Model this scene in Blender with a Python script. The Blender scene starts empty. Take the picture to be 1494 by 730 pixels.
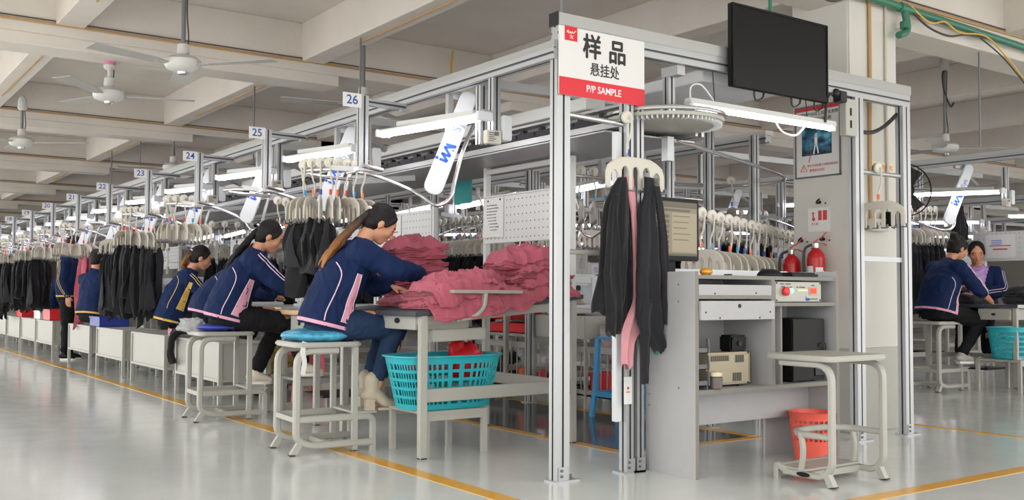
import bpy, bmesh, math, random
from math import pi, sin, cos, radians as R
from mathutils import Vector as V, Matrix as Mx, noise
from mathutils.bvhtree import BVHTree
random.seed(7)
COL = bpy.context.scene.collection
TMP = bpy.data.scenes.new('workbench')
def bake(o, name):
    TMP.collection.objects.link(o)
    with bpy.context.temp_override(scene=TMP, view_layer=TMP.view_layers[0]): dg = bpy.context.evaluated_depsgraph_get()
    dg.update()
    me = bpy.data.meshes.new_from_object(o.evaluated_get(dg)); me.name = name; d = o.data
    bpy.data.objects.remove(o)
    (bpy.data.curves if isinstance(d, bpy.types.Curve) else bpy.data.meshes).remove(d)
    return me

# ------------------------------------------------------------------ materials
def lin(h):
    h = h.lstrip('#'); c = [int(h[i:i+2], 16)/255 for i in (0, 2, 4)]
    return tuple(x/12.92 if x <= .04045 else ((x+.055)/1.055)**2.4 for x in c) + (1,)
def mat(name, col, rough=.5, metal=0., bump=0., bscale=40., var=0., vscale=6., spec=.5, trans=0., alpha=1., sheen=0., dist=.01, stretch=None):
    m = bpy.data.materials.new(name); m.use_nodes = True
    nt = m.node_tree; b = nt.nodes['Principled BSDF']
    c = lin(col) if isinstance(col, str) else col
    b.inputs['Base Color'].default_value = c
    b.inputs['Roughness'].default_value = rough
    b.inputs['Metallic'].default_value = metal
    b.inputs['Specular IOR Level'].default_value = spec
    if trans: b.inputs['Transmission Weight'].default_value = trans
    if alpha < 1: b.inputs['Alpha'].default_value = alpha
    if sheen: b.inputs['Sheen Weight'].default_value = sheen
    if bump or var:
        tc = nt.nodes.new('ShaderNodeTexCoord'); src = tc.outputs['Object']
        if stretch:
            mp = nt.nodes.new('ShaderNodeMapping'); mp.inputs['Scale'].default_value = stretch
            nt.links.new(src, mp.inputs['Vector']); src = mp.outputs['Vector']
    if bump:
        n = nt.nodes.new('ShaderNodeTexNoise'); n.inputs['Scale'].default_value = bscale; n.inputs['Detail'].default_value = 3
        nt.links.new(src, n.inputs['Vector'])
        bp = nt.nodes.new('ShaderNodeBump'); bp.inputs['Strength'].default_value = bump; bp.inputs['Distance'].default_value = dist
        nt.links.new(n.outputs['Fac'], bp.inputs['Height']); nt.links.new(bp.outputs['Normal'], b.inputs['Normal'])
    if var:
        n = nt.nodes.new('ShaderNodeTexNoise'); n.inputs['Scale'].default_value = vscale; n.inputs['Detail'].default_value = 5
        nt.links.new(src, n.inputs['Vector'])
        mx = nt.nodes.new('ShaderNodeMix'); mx.data_type = 'RGBA'
        mx.inputs['A'].default_value = tuple(x*(1-var) for x in c[:3]) + (1,)
        mx.inputs['B'].default_value = tuple(min(1, x*(1+var)) for x in c[:3]) + (1,)
        nt.links.new(n.outputs['Fac'], mx.inputs['Factor']); nt.links.new(mx.outputs['Result'], b.inputs['Base Color'])
    return m
def emit(name, col, s):
    m = bpy.data.materials.new(name); m.use_nodes = True
    b = m.node_tree.nodes['Principled BSDF']
    b.inputs['Base Color'].default_value = lin(col); b.inputs['Emission Color'].default_value = lin(col); b.inputs['Emission Strength'].default_value = s
    return m
MT = dict(
    alu=mat('anodised_aluminium', '#b0b2b3', .38, .55, .05, 60, .05, 3),
    alu_dark=mat('aluminium_slot', '#55565a', .5, .4),
    alu_shine=mat('polished_box_aluminium', '#b4b6b5', .28, .6, .03, 30, .05, 2),
    chrome=mat('chrome_tube', '#d5d5d5', .18, .9),
    steel=mat('grey_painted_steel', '#aaa9a1', .42, .1, .04, 80, .06, 5),
    steel_w=mat('white_painted_steel', '#cfd0cd', .4, 0, .03, 80),
    cast=mat('dark_machine_metal', '#2c2c2f', .45, .5),
    ivory=mat('ivory_plastic', '#c8c2b5', .42, 0, 0, 1, .05, 9),
    disc=mat('pale_wheel_plastic', '#d6d1c5', .4),
    hub=mat('grey_wheel_rubber', '#67676a', .5),
    white=mat('white_plastic', '#d6d9dc', .35),
    paper=mat('white_paper', '#e0e0dc', .8),
    black=mat('black_knit_fabric', '#17171a', .85, 0, .35, 120, .25, 14, .3, sheen=.15),
    black2=mat('charcoal_knit_fabric', '#1f1f24', .85, 0, .35, 120, .25, 14, .3, sheen=.15),
    blackp=mat('black_plastic', '#0c0c0d', .5, spec=.25),
    screen=mat('dark_matte_screen', '#0b0b0c', .35, 0, .01, 300, .12, 8, .22),
    navy=mat('navy_tracksuit_fabric', '#10234a', .75, 0, .3, 26, .14, 9, .2, dist=.012),
    pinkp=mat('pink_panel_fabric', '#e2a3b6', .7), yellowp=mat('yellow_panel_fabric', '#d9b154', .7), whitep=mat('pale_piping', '#e6c9da', .6), goldp=mat('yellow_piping', '#d8b96a', .6),
    purple=mat('lilac_shirt', '#b58fc6', .8, 0, .3, 40),
    denim=mat('blue_denim', '#22344f', .85, 0, .3, 60, .25, 12, .2), dark_trouser=mat('dark_trousers', '#17171a', .8, 0, .3, 40, .2, 9, .2),
    pink=mat('dusty_pink_fabric', '#b05868', .8, 0, .4, 50, .12, 9, .3, sheen=.15, dist=.006), pink_lt=mat('pale_pink_fabric', '#cf929a', .8, 0, .3, 60, .1, 8, .3),
    turq=mat('turquoise_plastic', '#1fa9b4', .35), red=mat('red_plastic', '#d5262b', .4), coral=mat('coral_red_plastic', '#ea6353', .4), blue=mat('blue_plastic', '#2f8fc4', .4), dblue=mat('dark_blue_plastic', '#2b3d9b', .4),
    orange=mat('orange_plastic', '#ee6a28', .4), green=mat('green_cloth', '#5d9a76', .7), yellowc=mat('yellow_wicker_plastic', '#d2b25c', .5), pinks=mat('pink_stool_plastic', '#ef6f88', .35),
    lam=mat('grey_laminate_board', '#a9a9aa', .5, 0, .03, 120, .05, 20), lam_edge=mat('grey_edge_banding', '#7f7c75', .6), lam_w=mat('white_laminate', '#d9dcde', .35),
    top_dark=mat('dark_table_edge', '#3b3f47', .5), top_grey=mat('grey_table_top', '#b9bcb9', .4), wood=mat('pale_wood_top', '#d7b48c', .5, 0, 0, 1, .1, 8, stretch=(1, 12, 1)),
    beige=mat('beige_plastic', '#a99f88', .5), jar=mat('amber_jar_contents', '#5c5450', .25), cream=mat('cream_lid', '#dcd0ab', .5),
    skin=mat('skin', '#cf9678', .5, 0, .05, 90, .05, 9, .4), skin2=mat('warm_skin', '#c58a6b', .5, 0, .05, 90, .05, 9, .4), lips=mat('lips', '#b5605b', .45), eyes=mat('dark_eyes', '#221a18', .3),
    hair=mat('black_hair', '#120e0d', .55, 0, .6, 60, .25, 30, .3, stretch=(3, 3, .5)),
    boot=mat('beige_suede', '#b5a996', .75, 0, .1, 60), sneaker=mat('cream_sneaker', '#ddd2c0', .6), grey_shoe=mat('grey_sneaker', '#a9a6a2', .6), sole=mat('white_sole', '#e8e4dc', .5),
    cushion=mat('blue_print_satin', '#4aa3dc', .4, 0, .4, 30, .85, 26, .5),
    blue_ink=mat('blue_logo_ink', '#1558c8', .4), grey_ink=mat('grey_blue_ink', '#8d9fc6', .5), black_ink=mat('black_ink', '#222222', .6), sign_red=mat('sign_red', '#cf1327', .4), sign_white=mat('sign_white_board', '#d8d6d4', .35), white_ink=mat('white_ink', '#f6f4f4', .5), red_ink=mat('red_ink', '#c84a3c', .5), num_blue=mat('sign_number_blue', '#1c4f9a', .5),
    teal=mat('teal_board', '#3aaeb0', .5), ext_red=mat('extinguisher_red', '#b8141d', .25), brass=mat('yellow_brass', '#d99a2b', .35, .4),
    pipe_green=mat('green_water_pipe', '#32735c', .4), wire_tan=mat('tan_conduit', '#b79263', .6), wire_dark=mat('dark_conduit', '#5b4f47', .6), rod=mat('grey_steel_rod', '#77787a', .45, .5), cable=mat('black_cable', '#2a2626', .45), cable_w=mat('white_cable', '#e4e2dc', .5), yellow_cable=mat('yellow_cable', '#d2a545', .5),
    fan=mat('fan_white_metal', '#c9c8c3', .4), fan_blade=mat('fan_blade_metal', '#b5b3ae', .45, .2), fan_pink=mat('pink_band', '#d27ba0', .5),
    led=emit('lit_tube', '#fbf6ff', 9.), led_red=emit('red_display', '#ff2a18', 2.), led_green=emit('green_lamp', '#7dffc0', 1.5), led_amber=emit('amber_lamps', '#ffe9a0', 1.2),
    bag=mat('clear_film', '#eef0f2', .12, 0, .8, 25, 0, 1, .5, 0, .38),
    casters=mat('caster_rubber', '#2c2c30', .5),
)
MT['monitor'] = emit('monitor_screen', '#7d745f', .16); MT['mon_dark'] = emit('monitor_dark_band', '#5a5447', .14); MT['mon_light'] = emit('monitor_light_row', '#8f866f', .18)
# ------------------------------------------------------------------ mesh builder
def frame(d, up=V((0, 0, 1))):
    d = d.normalized()
    if abs(d.dot(up)) > .98: up = V((0, 1, 0)) if abs(d.y) < .9 else V((1, 0, 0))
    s = d.cross(up).normalized(); u = s.cross(d).normalized()
    return d, s, u
class M:
    def __init__(s): s.v = []; s.f = []; s.mi = []
    def add(s, vs, fs, mi=0):
        o = len(s.v); s.v += [tuple(x) for x in vs]
        for f in fs: s.f.append(tuple(i+o for i in f)); s.mi.append(mi)
        return s
    def box(s, c, d, rz=0, mi=0, mx=None):
        x, y, z = (k/2 for k in d); c = V(c)
        vs = [V((i*x, j*y, k*z)) for i in (-1, 1) for j in (-1, 1) for k in (-1, 1)]
        if rz: m = Mx.Rotation(rz, 3, 'Z'); vs = [m @ q for q in vs]
        if mx is not None: vs = [mx @ q for q in vs]
        return s.add([q+c for q in vs], [(0, 1, 3, 2), (4, 6, 7, 5), (0, 4, 5, 1), (2, 3, 7, 6), (0, 2, 6, 4), (1, 5, 7, 3)], mi)
    def bb(s, a, b, mi=0):
        return s.box([(a[i]+b[i])/2 for i in range(3)], [abs(b[i]-a[i]) for i in range(3)], 0, mi)
    def loft(s, rings, mi=0, cap=True, closed=False):
        n = len(rings[0]); o = []; vs = [p for r in rings for p in r]; fs = []
        m = len(rings)
        for i in range(m if closed else m-1):
            a, b = i*n, ((i+1) % m)*n
            for j in range(n): k = (j+1) % n; fs.append((a+j, a+k, b+k, b+j))
        if cap and not closed:
            fs.append(tuple(range(n-1, -1, -1))); fs.append(tuple((m-1)*n+j for j in range(n)))
        return s.add(vs, fs, mi)
    def sweep(s, pts, sec, up=V((0, 0, 1)), mi=0, closed=False):
        pts = [V(p) for p in pts]; n = len(pts); rings = []; pu = None
        for i, p in enumerate(pts):
            if closed: d = (pts[(i+1) % n]-pts[i-1])
            elif i == 0: d = pts[1]-p
            elif i == n-1: d = p-pts[-2]
            else: d = (pts[i+1]-p).normalized()+(p-pts[i-1]).normalized()
            if d.length < 1e-9: d = V((0, 0, 1))
            d.normalize()
            if pu is None: _, sd, u = frame(d, up)
            else:
                u = pu-d*pu.dot(d)
                u = u.normalized() if u.length > 1e-6 else frame(d, up)[2]
                sd = d.cross(u)
            pu = u
            k = 1.
            if 0 < i < n-1 and not closed:
                c = (pts[i+1]-p).normalized().dot((p-pts[i-1]).normalized()); k = min(1.5, 1/max(.4, math.sqrt(max(0, (1+c)/2))))
            rings.append([p+sd*a*k+u*b for a, b in sec])
        return s.loft(rings, mi, True, closed)
    def tube(s, pts, r, n=8, mi=0, closed=False):
        return s.sweep(pts, [(r*cos(2*pi*i/n), r*sin(2*pi*i/n)) for i in range(n)], mi=mi, closed=closed)
    def bar(s, p, q, w, h, up=V((0, 0, 1)), mi=0):
        return s.sweep([p, q], [(-w/2, -h/2), (w/2, -h/2), (w/2, h/2), (-w/2, h/2)], up, mi)
    def rpath(s, pts, w, h, up=V((0, 0, 1)), mi=0):
        c = min(w, h)*.2
        return s.sweep(pts, [(-w/2+c, -h/2), (w/2-c, -h/2), (w/2, -h/2+c), (w/2, h/2-c), (w/2-c, h/2), (-w/2+c, h/2), (-w/2, h/2-c), (-w/2, -h/2+c)], up, mi)
    def lathe(s, prof, n=20, c=(0, 0, 0), ax=V((0, 0, 1)), mi=0, cap=True):
        c = V(c); d, sd, u = frame(V(ax)); rings = []
        for r, h in prof: rings.append([c+d*h+sd*(r*cos(2*pi*i/n))+u*(r*sin(2*pi*i/n)) for i in range(n)])
        return s.loft(rings, mi, cap)
    def prism(s, poly, o, ux, uy, t, mi=0):
        o, ux, uy = V(o), V(ux), V(uy); nz = ux.cross(uy).normalized()*t
        a = [o+ux*x+uy*y for x, y in poly]; n = len(a)
        return s.add(a+[q+nz for q in a], [tuple(range(n-1, -1, -1)), tuple(range(n, 2*n))]+[(i, (i+1) % n, n+(i+1) % n, n+i) for i in range(n)], mi)
    def ball(s, c, r, n=12, m=8, mi=0, mx=None):
        c = V(c); r = V(r) if hasattr(r, '__len__') else V((r, r, r)); rings = []
        for i in range(1, m):
            t = pi*i/m; rings.append([V((r.x*sin(t)*cos(2*pi*j/n), r.y*sin(t)*sin(2*pi*j/n), -r.z*cos(t))) for j in range(n)])
        if mx is not None: rings = [[mx @ q for q in g] for g in rings]
        return s.loft([[q+c for q in g] for g in rings], mi)
    def xf(s, m):
        s.v = [tuple(m @ V(q)) for q in s.v]; return s
    def mesh(s, name, mats, smooth=False, bevel=0, seg=2, angle=40):
        me = bpy.data.meshes.new(name); me.from_pydata(s.v, [], s.f)
        for m in mats: me.materials.append(MT[m] if isinstance(m, str) else m)
        me.polygons.foreach_set('material_index', s.mi)
        bm = bmesh.new(); bm.from_mesh(me); bmesh.ops.recalc_face_normals(bm, faces=bm.faces[:])
        if bevel: 
            es = [e for e in bm.edges if len(e.link_faces) == 2 and e.calc_face_angle(0) > R(50)]
            bmesh.ops.bevel(bm, geom=es, offset=bevel, segments=seg, affect='EDGES', clamp_overlap=True)
        bm.to_mesh(me); bm.free()
        if smooth:
            me.polygons.foreach_set('use_smooth', [True]*len(me.polygons))
            try: me.set_sharp_from_angle(angle=R(angle))
            except Exception: pass
        me.update(); return me
    def build(s, name, mats, parent=None, smooth=False, bevel=0, seg=2, angle=40, loc=None, rz=0):
        if isinstance(mats, str): mats = [mats]
        o = bpy.data.objects.new(name, s.mesh(name, mats, smooth, bevel, seg, angle)); COL.objects.link(o)
        if parent: o.parent = parent
        if loc is not None: o.location = loc
        if rz: o.rotation_euler[2] = rz
        return o
def fillet(pts, r, n=5, closed=False):
    pts = [V(p) for p in pts]; out = []
    N = len(pts)
    for i, p in enumerate(pts):
        if not closed and (i == 0 or i == N-1): out.append(p); continue
        a = pts[i-1]-p; b = pts[(i+1) % N]-p
        k = min(r, a.length*.49, b.length*.49); a = p+a.normalized()*k; b = p+b.normalized()*k
        for j in range(n+1):
            t = j/n; out.append(a*(1-t)**2+p*2*t*(1-t)+b*t*t)
    return out
def spline(pts, n=6):
    pts = [V(p) for p in pts]; out = []
    for i in range(len(pts)-1):
        p0, p1, p2, p3 = pts[max(0, i-1)], pts[i], pts[i+1], pts[min(len(pts)-1, i+2)]
        for j in range(n):
            t = j/n
            out.append(.5*((2*p1)+(p2-p0)*t+(2*p0-5*p1+4*p2-p3)*t*t+(3*p1-p0-3*p2+p3)*t**3))
    out.append(pts[-1]); return out
def tag(o, label=None, cat=None, group=None, kind=None):
    if label: o['label'] = label
    if cat: o['category'] = cat
    if group: o['group'] = group
    if kind: o['kind'] = kind
    return o
def thing(name, label, cat, loc=(0, 0, 0), rz=0, group=None):
    o = bpy.data.objects.new(name, None); COL.objects.link(o); o.location = loc; o.rotation_euler[2] = rz; o.empty_display_size = .1
    return tag(o, label, cat, group)
def kids(o): return [c for c in bpy.data.objects if c.parent == o]
KID = {}
def dup(root, loc=None, rz=None, label=None, group=None, parent=None):
    c = root.copy(); COL.objects.link(c)
    if parent is not None: c.parent = parent
    if loc is not None: c.location = loc
    if rz is not None: c.rotation_euler[2] = rz
    if label: c['label'] = label
    if group: c['group'] = group
    if root.name not in KID: KID[root.name] = [k for k in bpy.data.objects if k.parent == root]
    for k in KID[root.name]: dup(k, parent=c)
    return c
def struct(o): o['kind'] = 'structure'; return o
# writing: a text curve turned into a thin mesh; local x = reading direction, local y = up
def text(name, s, size, m, parent, loc, rot, align='CENTER', depth=.0015, bold=0., sx=1., fat=0.):
    cu = bpy.data.curves.new(name, 'FONT'); cu.body = s; cu.size = size; cu.align_x = align; cu.align_y = 'CENTER'; cu.extrude = depth/2; cu.offset = bold; cu.resolution_u = 3
    me = bake(bpy.data.objects.new(name, cu), name)
    if fat:
        V0 = [v.co.copy() for v in me.vertices]; F0 = [tuple(p.vertices) for p in me.polygons]; n = len(V0); me = bpy.data.meshes.new(name); D = [(0, 0), (fat, 0), (-fat, 0), (0, fat), (0, -fat)]
        me.from_pydata([(v.x+a, v.y+b, v.z+.0001*i) for i, (a, b) in enumerate(D) for v in V0], [], [tuple(q+n*i for q in f) for i in range(5) for f in F0])
    me.materials.clear(); me.materials.append(MT[m])
    o = bpy.data.objects.new(name, me); COL.objects.link(o); o.parent = parent; o.location = loc; o.rotation_euler = rot; o.scale[0] = sx
    return o
FX = (R(90), 0, 0)              # faces -Y, reads along +X
FNX = (R(90), 0, R(-90))        # faces -X, reads along -Y
# ------------------------------------------------------------------ camera
cam = bpy.data.cameras.new('camera'); cam.sensor_width = 36; cam.lens = 1449.861717544125/1494*36; cam.clip_end = 300
co = bpy.data.objects.new('camera', cam); COL.objects.link(co)
CAMX = V((0.815163, -0.579211, 0.004875)); CAMU = V((-0.029127, -0.032584, 0.999044)); CAMB = V((-0.578499, -0.814526, -0.043432))
mw = Mx.Identity(4)
for i in range(3): mw[i][0], mw[i][1], mw[i][2] = CAMX[i], CAMU[i], CAMB[i]
mw.translation = V((-3.105527, -3.994038, 0.95)); co.matrix_world = mw
bpy.context.scene.camera = co
sc = bpy.context.scene
sc.view_settings.view_transform = 'Standard'; sc.view_settings.look = 'None'; sc.view_settings.gamma = 1; sc.view_settings.use_curve_mapping = False
sc.view_settings.exposure = 0.36
sc.cycles.max_bounces = 7; sc.cycles.diffuse_bounces = 4; sc.cycles.glossy_bounces = 4; sc.cycles.transparent_max_bounces = 12
sc.cycles.sample_clamp_indirect = 6
w = bpy.data.worlds.new('sky'); sc.world = w; w.use_nodes = True
bg = w.node_tree.nodes['Background']; bg.inputs['Color'].default_value = (1., .985, .96, 1); bg.inputs['Strength'].default_value = 2.2

# ------------------------------------------------------------------ floor
def floor_mat():
    m = bpy.data.materials.new('grey_epoxy_floor'); m.use_nodes = True; nt = m.node_tree; b = nt.nodes['Principled BSDF']
    tc = nt.nodes.new('ShaderNodeTexCoord')
    n = nt.nodes.new('ShaderNodeTexNoise'); n.inputs['Scale'].default_value = .9; n.inputs['Detail'].default_value = 6
    nt.links.new(tc.outputs['Object'], n.inputs['Vector'])
    r = nt.nodes.new('ShaderNodeValToRGB'); r.color_ramp.elements[0].position = .3; r.color_ramp.elements[0].color = lin('#c4c8c5'); r.color_ramp.elements[1].position = .7; r.color_ramp.elements[1].color = lin('#d0d4d1')
    nt.links.new(n.outputs['Fac'], r.inputs['Fac']); nt.links.new(r.outputs['Color'], b.inputs['Base Color'])
    n2 = nt.nodes.new('ShaderNodeTexNoise'); n2.inputs['Scale'].default_value = 5; n2.inputs['Detail'].default_value = 5
    nt.links.new(tc.outputs['Object'], n2.inputs['Vector'])
    mr = nt.nodes.new('ShaderNodeMapRange'); mr.inputs['To Min'].default_value = .07; mr.inputs['To Max'].default_value = .22
    nt.links.new(n2.outputs['Fac'], mr.inputs['Value']); nt.links.new(mr.outputs['Result'], b.inputs['Roughness'])
    bp = nt.nodes.new('ShaderNodeBump'); bp.inputs['Strength'].default_value = .05; bp.inputs['Distance'].default_value = .02
    nt.links.new(n2.outputs['Fac'], bp.inputs['Height']); nt.links.new(bp.outputs['Normal'], b.inputs['Normal'])
    b.inputs['Specular IOR Level'].default_value = .7
    return m
MT['floor'] = floor_mat()
MT['floor_dark'] = mat('dark_grey_epoxy', '#55585c', .12, 0, .03, 6, .1, 3, .7)
MT['floor_yellow'] = mat('yellow_floor_paint', '#dca32c', .2, 0, 0, 1, .12, 8, .6)
MT['plaster'] = mat('whitewashed_concrete', '#d8d1c8', .85, 0, .25, 22, .10, 2.2, .2)
MT['pillar'] = mat('white_painted_pillar', '#cfccc5', .7, 0, .06, 20, .05, 2.5, .3)
MT['plinth'] = mat('grey_pillar_cladding', '#b0aea7', .5, .15, .05, 20, .1, 3, .3)
XL, XR, YN, YF = -7., 32., -8., 62.
struct(M().bb((XL, YN, -.1), (XR, YF, 0)).build('floor', 'floor'))
def mark(x0, y0, x1, y1, n, m='floor_yellow', h=.002):
    struct(M().bb((x0, y0, 0), (x1, y1, h)).build(n, m))
mark(.95, .52, 2.06, 40, 'floor_panel', 'floor_dark', .001)
mark(-.50, -1.10, -.40, 60, 'floor_line'); mark(-.5, -1.19, 14, -1.10, 'floor_line')
mark(.87, .48, .95, 40, 'floor_line'); mark(2.06, .55, 2.14, 40, 'floor_line'); mark(.95, .45, 2.14, .53, 'floor_line')
mark(3.53, -1.10, 3.6, 60, 'floor_line'); mark(6.9, 2.2, 6.98, 40, 'floor_line'); mark(3.6, 9.5, 14, 9.6, 'floor_line')
# ------------------------------------------------------------------ ceiling, beams, pillars, far walls
ZB, ZS, ZC = 2.91, 3.10, 3.46
XC0 = -4.3
struct(M().bb((XC0, -4.6, ZC), (XR, YF, ZC+.15)).build('ceiling', 'plaster'))
for k in range(0, 15):
    y = .25+4.37*k
    b = M()
    b.bb((XC0, y, ZB+.1), (XR, y+.34, ZC)); b.bb((XC0, y-.001, ZB), (.98, y+.341, ZB+.1)); b.bb((3.0, y-.001, ZB), (XR, y+.341, ZB+.1))
    struct(b.build('beam', 'plaster', bevel=.006, seg=1))
for x in (-3.64, -1.52, .60, 2.72, 4.84, 6.96, 9.08, 11.2, 13.32, 15.44, 17.56, 19.7, 23.9, 28.1):
    struct(M().bb((x, -4.6, ZS), (x+.22, YF, ZC)).build('beam', 'plaster', bevel=.006, seg=1))
for k in range(0, 8):
    for xp in ((3.065, 8.7, 14.35, 20., 25.65) if k else (3.065, 8.7, 14.35)):
        y = .25+4.37*2*k
        p = M().bb((xp-.285, y, 0), (xp+.285, y+.49, ZC)).build('pillar', 'pillar', bevel=.012)
        struct(p); q = M().bb((xp-.31, y-.025, 0), (xp+.31, y+.515, .58)).build('pillar_cladding', 'plinth', p, bevel=.006)
struct(M().bb((XL, YF, 0), (XR, YF+.2, ZC)).build('wall_back', 'plaster'))
struct(M().bb((XR, -8, 0), (XR+.2, YF, ZC)).build('wall_right', 'plaster'))
# surface wiring on the front faces of the big beams
def conduit(pts, r, m, name='conduit', n=6):
    return struct(M().tube(pts, r, n).build(name, m, smooth=True))
for k in range(0, 9):
    y = .25+4.37*k-.014
    x1 = 22
    conduit([(XC0, y, 3.125), (x1, y, 3.125)], .006, 'wire_dark'); conduit([(XC0, y, 3.10), (x1, y, 3.10)], .011, 'wire_tan')
for k in range(0, 4):
    y0 = .25+4.37*k+.36
    for x in (-1.41, .71):
        conduit([(x, y0+.1, ZS-.008), (x, y0+3.1, ZS-.008)], .008, 'wire_tan')
# ------------------------------------------------------------------ aluminium profile helper: a square post with a slot in every face
def profile(m, p, q, w=.06, h=.06, up=V((0, 0, 1)), slot=.012):
    p, q = V(p), V(q); d, sd, u = frame(q-p, up); a, b, g, t = w/2, h/2, slot/2, .008
    sec = [(-a, -b), (-g, -b), (-g, -b+t), (g, -b+t), (g, -b), (a, -b), (a, -g), (a-t, -g), (a-t, g), (a, g), (a, b), (g, b), (g, b-t), (-g, b-t), (-g, b), (-a, b), (-a, g), (-a+t, g), (-a+t, -g), (-a, -g)]
    o = len(m.f); m.sweep([p, q], sec, up)
    for k in range(20):
        if k in (1, 2, 3, 6, 7, 8, 11, 12, 13, 16, 17, 18): m.mi[o+k] = 1
    return m
AL = ['alu', 'alu_dark', 'steel', 'hub']
def foot(par, x, y, s):
    m = M().bb((x-.06, y-.045, 0), (x+.10*s if s > 0 else x+.06, y+.045, .008))
    m.bb((x-.03, y-.036, .008), (x+.03, y-.030, .075)); m.bb((x+.030, y-.03, .008), (x+.036, y+.03, .075))
    for z in (.03, .058):
        m.lathe([(.008, 0), (.008, .006)], 8, (x-.012, y-.036, z), V((0, -1, 0)), 3); m.lathe([(.008, 0), (.008, .006)], 8, (x+.036, y, z), V((1, 0, 0)), 3)
    m.lathe([(.009, 0), (.009, .022)], 8, (x+.07, y, .008), mi=3)
    m.build('base_plate', AL, par)
# ------------------------------------------------------------------ front sample frame
fr = thing('display_gantry', 'tall aluminium profile frame carrying the sample sign and the television', 'metal stand', (0, 0, 0))
for x, w in ((.03, .085), (.485, .05), (.56, .05), (2.50, .085), (3.03, .085)):
    profile(M(), (x, .0, 0), (x, 0, 2.245), w, .06 if x < .4 or x > 2 else .06).build('post', AL, fr)
    foot(fr, x, 0, 1)
m = M(); profile(m, (-.005, 0, 2.285), (3.075, 0, 2.285), .06, .08); m.build('top_beam', AL, fr)
M().bb((-.012, -.038, 2.325), (3.08, .035, 2.39)).build('beam_cover', ['alu_shine'], fr, bevel=.004)
M().bb((-.016, -.04, 2.322), (-.012, .037, 2.392)).build('end_cap', ['cast'], fr)
for z, nm in ((1.86, 'cross_bar'), (1.86, 'cross_bar')): pass
M().tube([(.07, 0, 1.875), (.49, 0, 1.862)], .0155, 12).build('sample_bar', ['chrome'], fr, smooth=True)
M().tube([(2.53, 0, 1.765), (3.0, 0, 1.765)], .016, 12).build('sample_bar', ['alu'], fr, smooth=True)
M().bb((2.53, -.015, 1.172), (3.0, .015, 1.205)).build('cross_bar', ['alu'], fr)
M().tube([(.07, 0, 1.165), (.46, .02, 1.165)], .0135, 10).build('cross_bar', ['steel'], fr, smooth=True)
m = M(); profile(m, (.9, .10, 2.245), (.9, .10, 1.99), .05, .05); m.bb((.87, 0, 2.19), (.93, .13, 2.245)); m.build('drop_post', AL, fr)
# plastic wiring duct and the little white name card on the second post
M().bb((.415, .0, .27), (.455, .04, 1.82)).build('wiring_duct', ['white'], fr, bevel=.003)
# ------------------------------------------------------------------ sign
sg = thing('hanging_area_sign', 'white and red board sign reading PP sample on the frame corner', 'sign', (-.012, -.045, 1.965))
M().bb((0, 0, 0), (.588, .008, .355)).build('sign_board', ['sign_white'], sg, bevel=.001)
M().bb((0, -.0015, 0), (.588, .0002, .092)).build('red_band', ['sign_red'], sg)
M().bb((.035, -.0015, .283), (.118, .0002, .357)).build('red_badge', ['sign_red'], sg)
text('writing', '样', .135, 'black_ink', sg, (.218, -.001, .262), FX, fat=.0035, sx=.95); text('writing', '品', .135, 'black_ink', sg, (.392, -.001, .256), FX, fat=.0035, sx=.95)
text('writing', '悬挂处', .074, 'black_ink', sg, (.305, -.001, .150), FX, bold=.0008, sx=.92)
text('writing', 'P/P SAMPLE', .052, 'white_ink', sg, (.298, -.002, .047), FX, bold=.0002, sx=.93)
m = M()
m.tube(spline([(.047, -.003, .322), (.055, -.003, .335), (.060, -.003, .320), (.068, -.003, .330), (.074, -.003, .320), (.082, -.003, .331), (.09, -.003, .322), (.1, -.003, .333), (.107, -.003, .336)], 4), .0018, 5)
m.tube(spline([(.066, -.003, .305), (.074, -.003, .312), (.08, -.003, .302), (.088, -.003, .311)], 4), .0016, 5); m.tube(spline([(.068, -.003, .294), (.078, -.003, .299), (.088, -.003, .294)], 4), .0016, 5)
m.build('badge_script', ['white_ink'], sg)
# ------------------------------------------------------------------ television
tv = thing('television', 'black flat television hung from the frame beam', 'television', (1.225, -.085, 2.155))
m = M(); W_, H_ = .875, .49
m.bb((0, 0, 0), (W_, .035, H_)); m.bb((.1, .035, .06), (W_-.1, .06, .34)); m.build('housing', ['blackp'], tv, bevel=.004)
m = M(); m.bb((0, -.008, 0), (.014, 0, H_)); m.bb((W_-.014, -.008, 0), (W_, 0, H_)); m.bb((.014, -.008, H_-.014), (W_-.014, 0, H_)); m.bb((.014, -.008, 0), (W_-.014, 0, .034)); m.build('bezel', ['blackp'], tv, bevel=.002)
M().bb((.014, -.003, .034), (W_-.014, .001, H_-.014)).build('screen', ['screen'], tv)
m = M(); m.bb((.25, .055, .12), (.29, .085, .34)); m.bb((.58, .055, .12), (.62, .085, .34)); m.bb((.22, .083, .14), (.65, .093, .28)); m.build('wall_bracket', ['cast'], tv)
m = M()
for x in (.24, .58, .80): m.tube(spline([(x, .045, .02), (x+.01, .05, -.03), (x+.04, .055, -.045), (x+.085, .05, -.02), (x+.09, .05, .02)]), .006, 6)
m.build('cable', ['cable'], tv, smooth=True)
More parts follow.
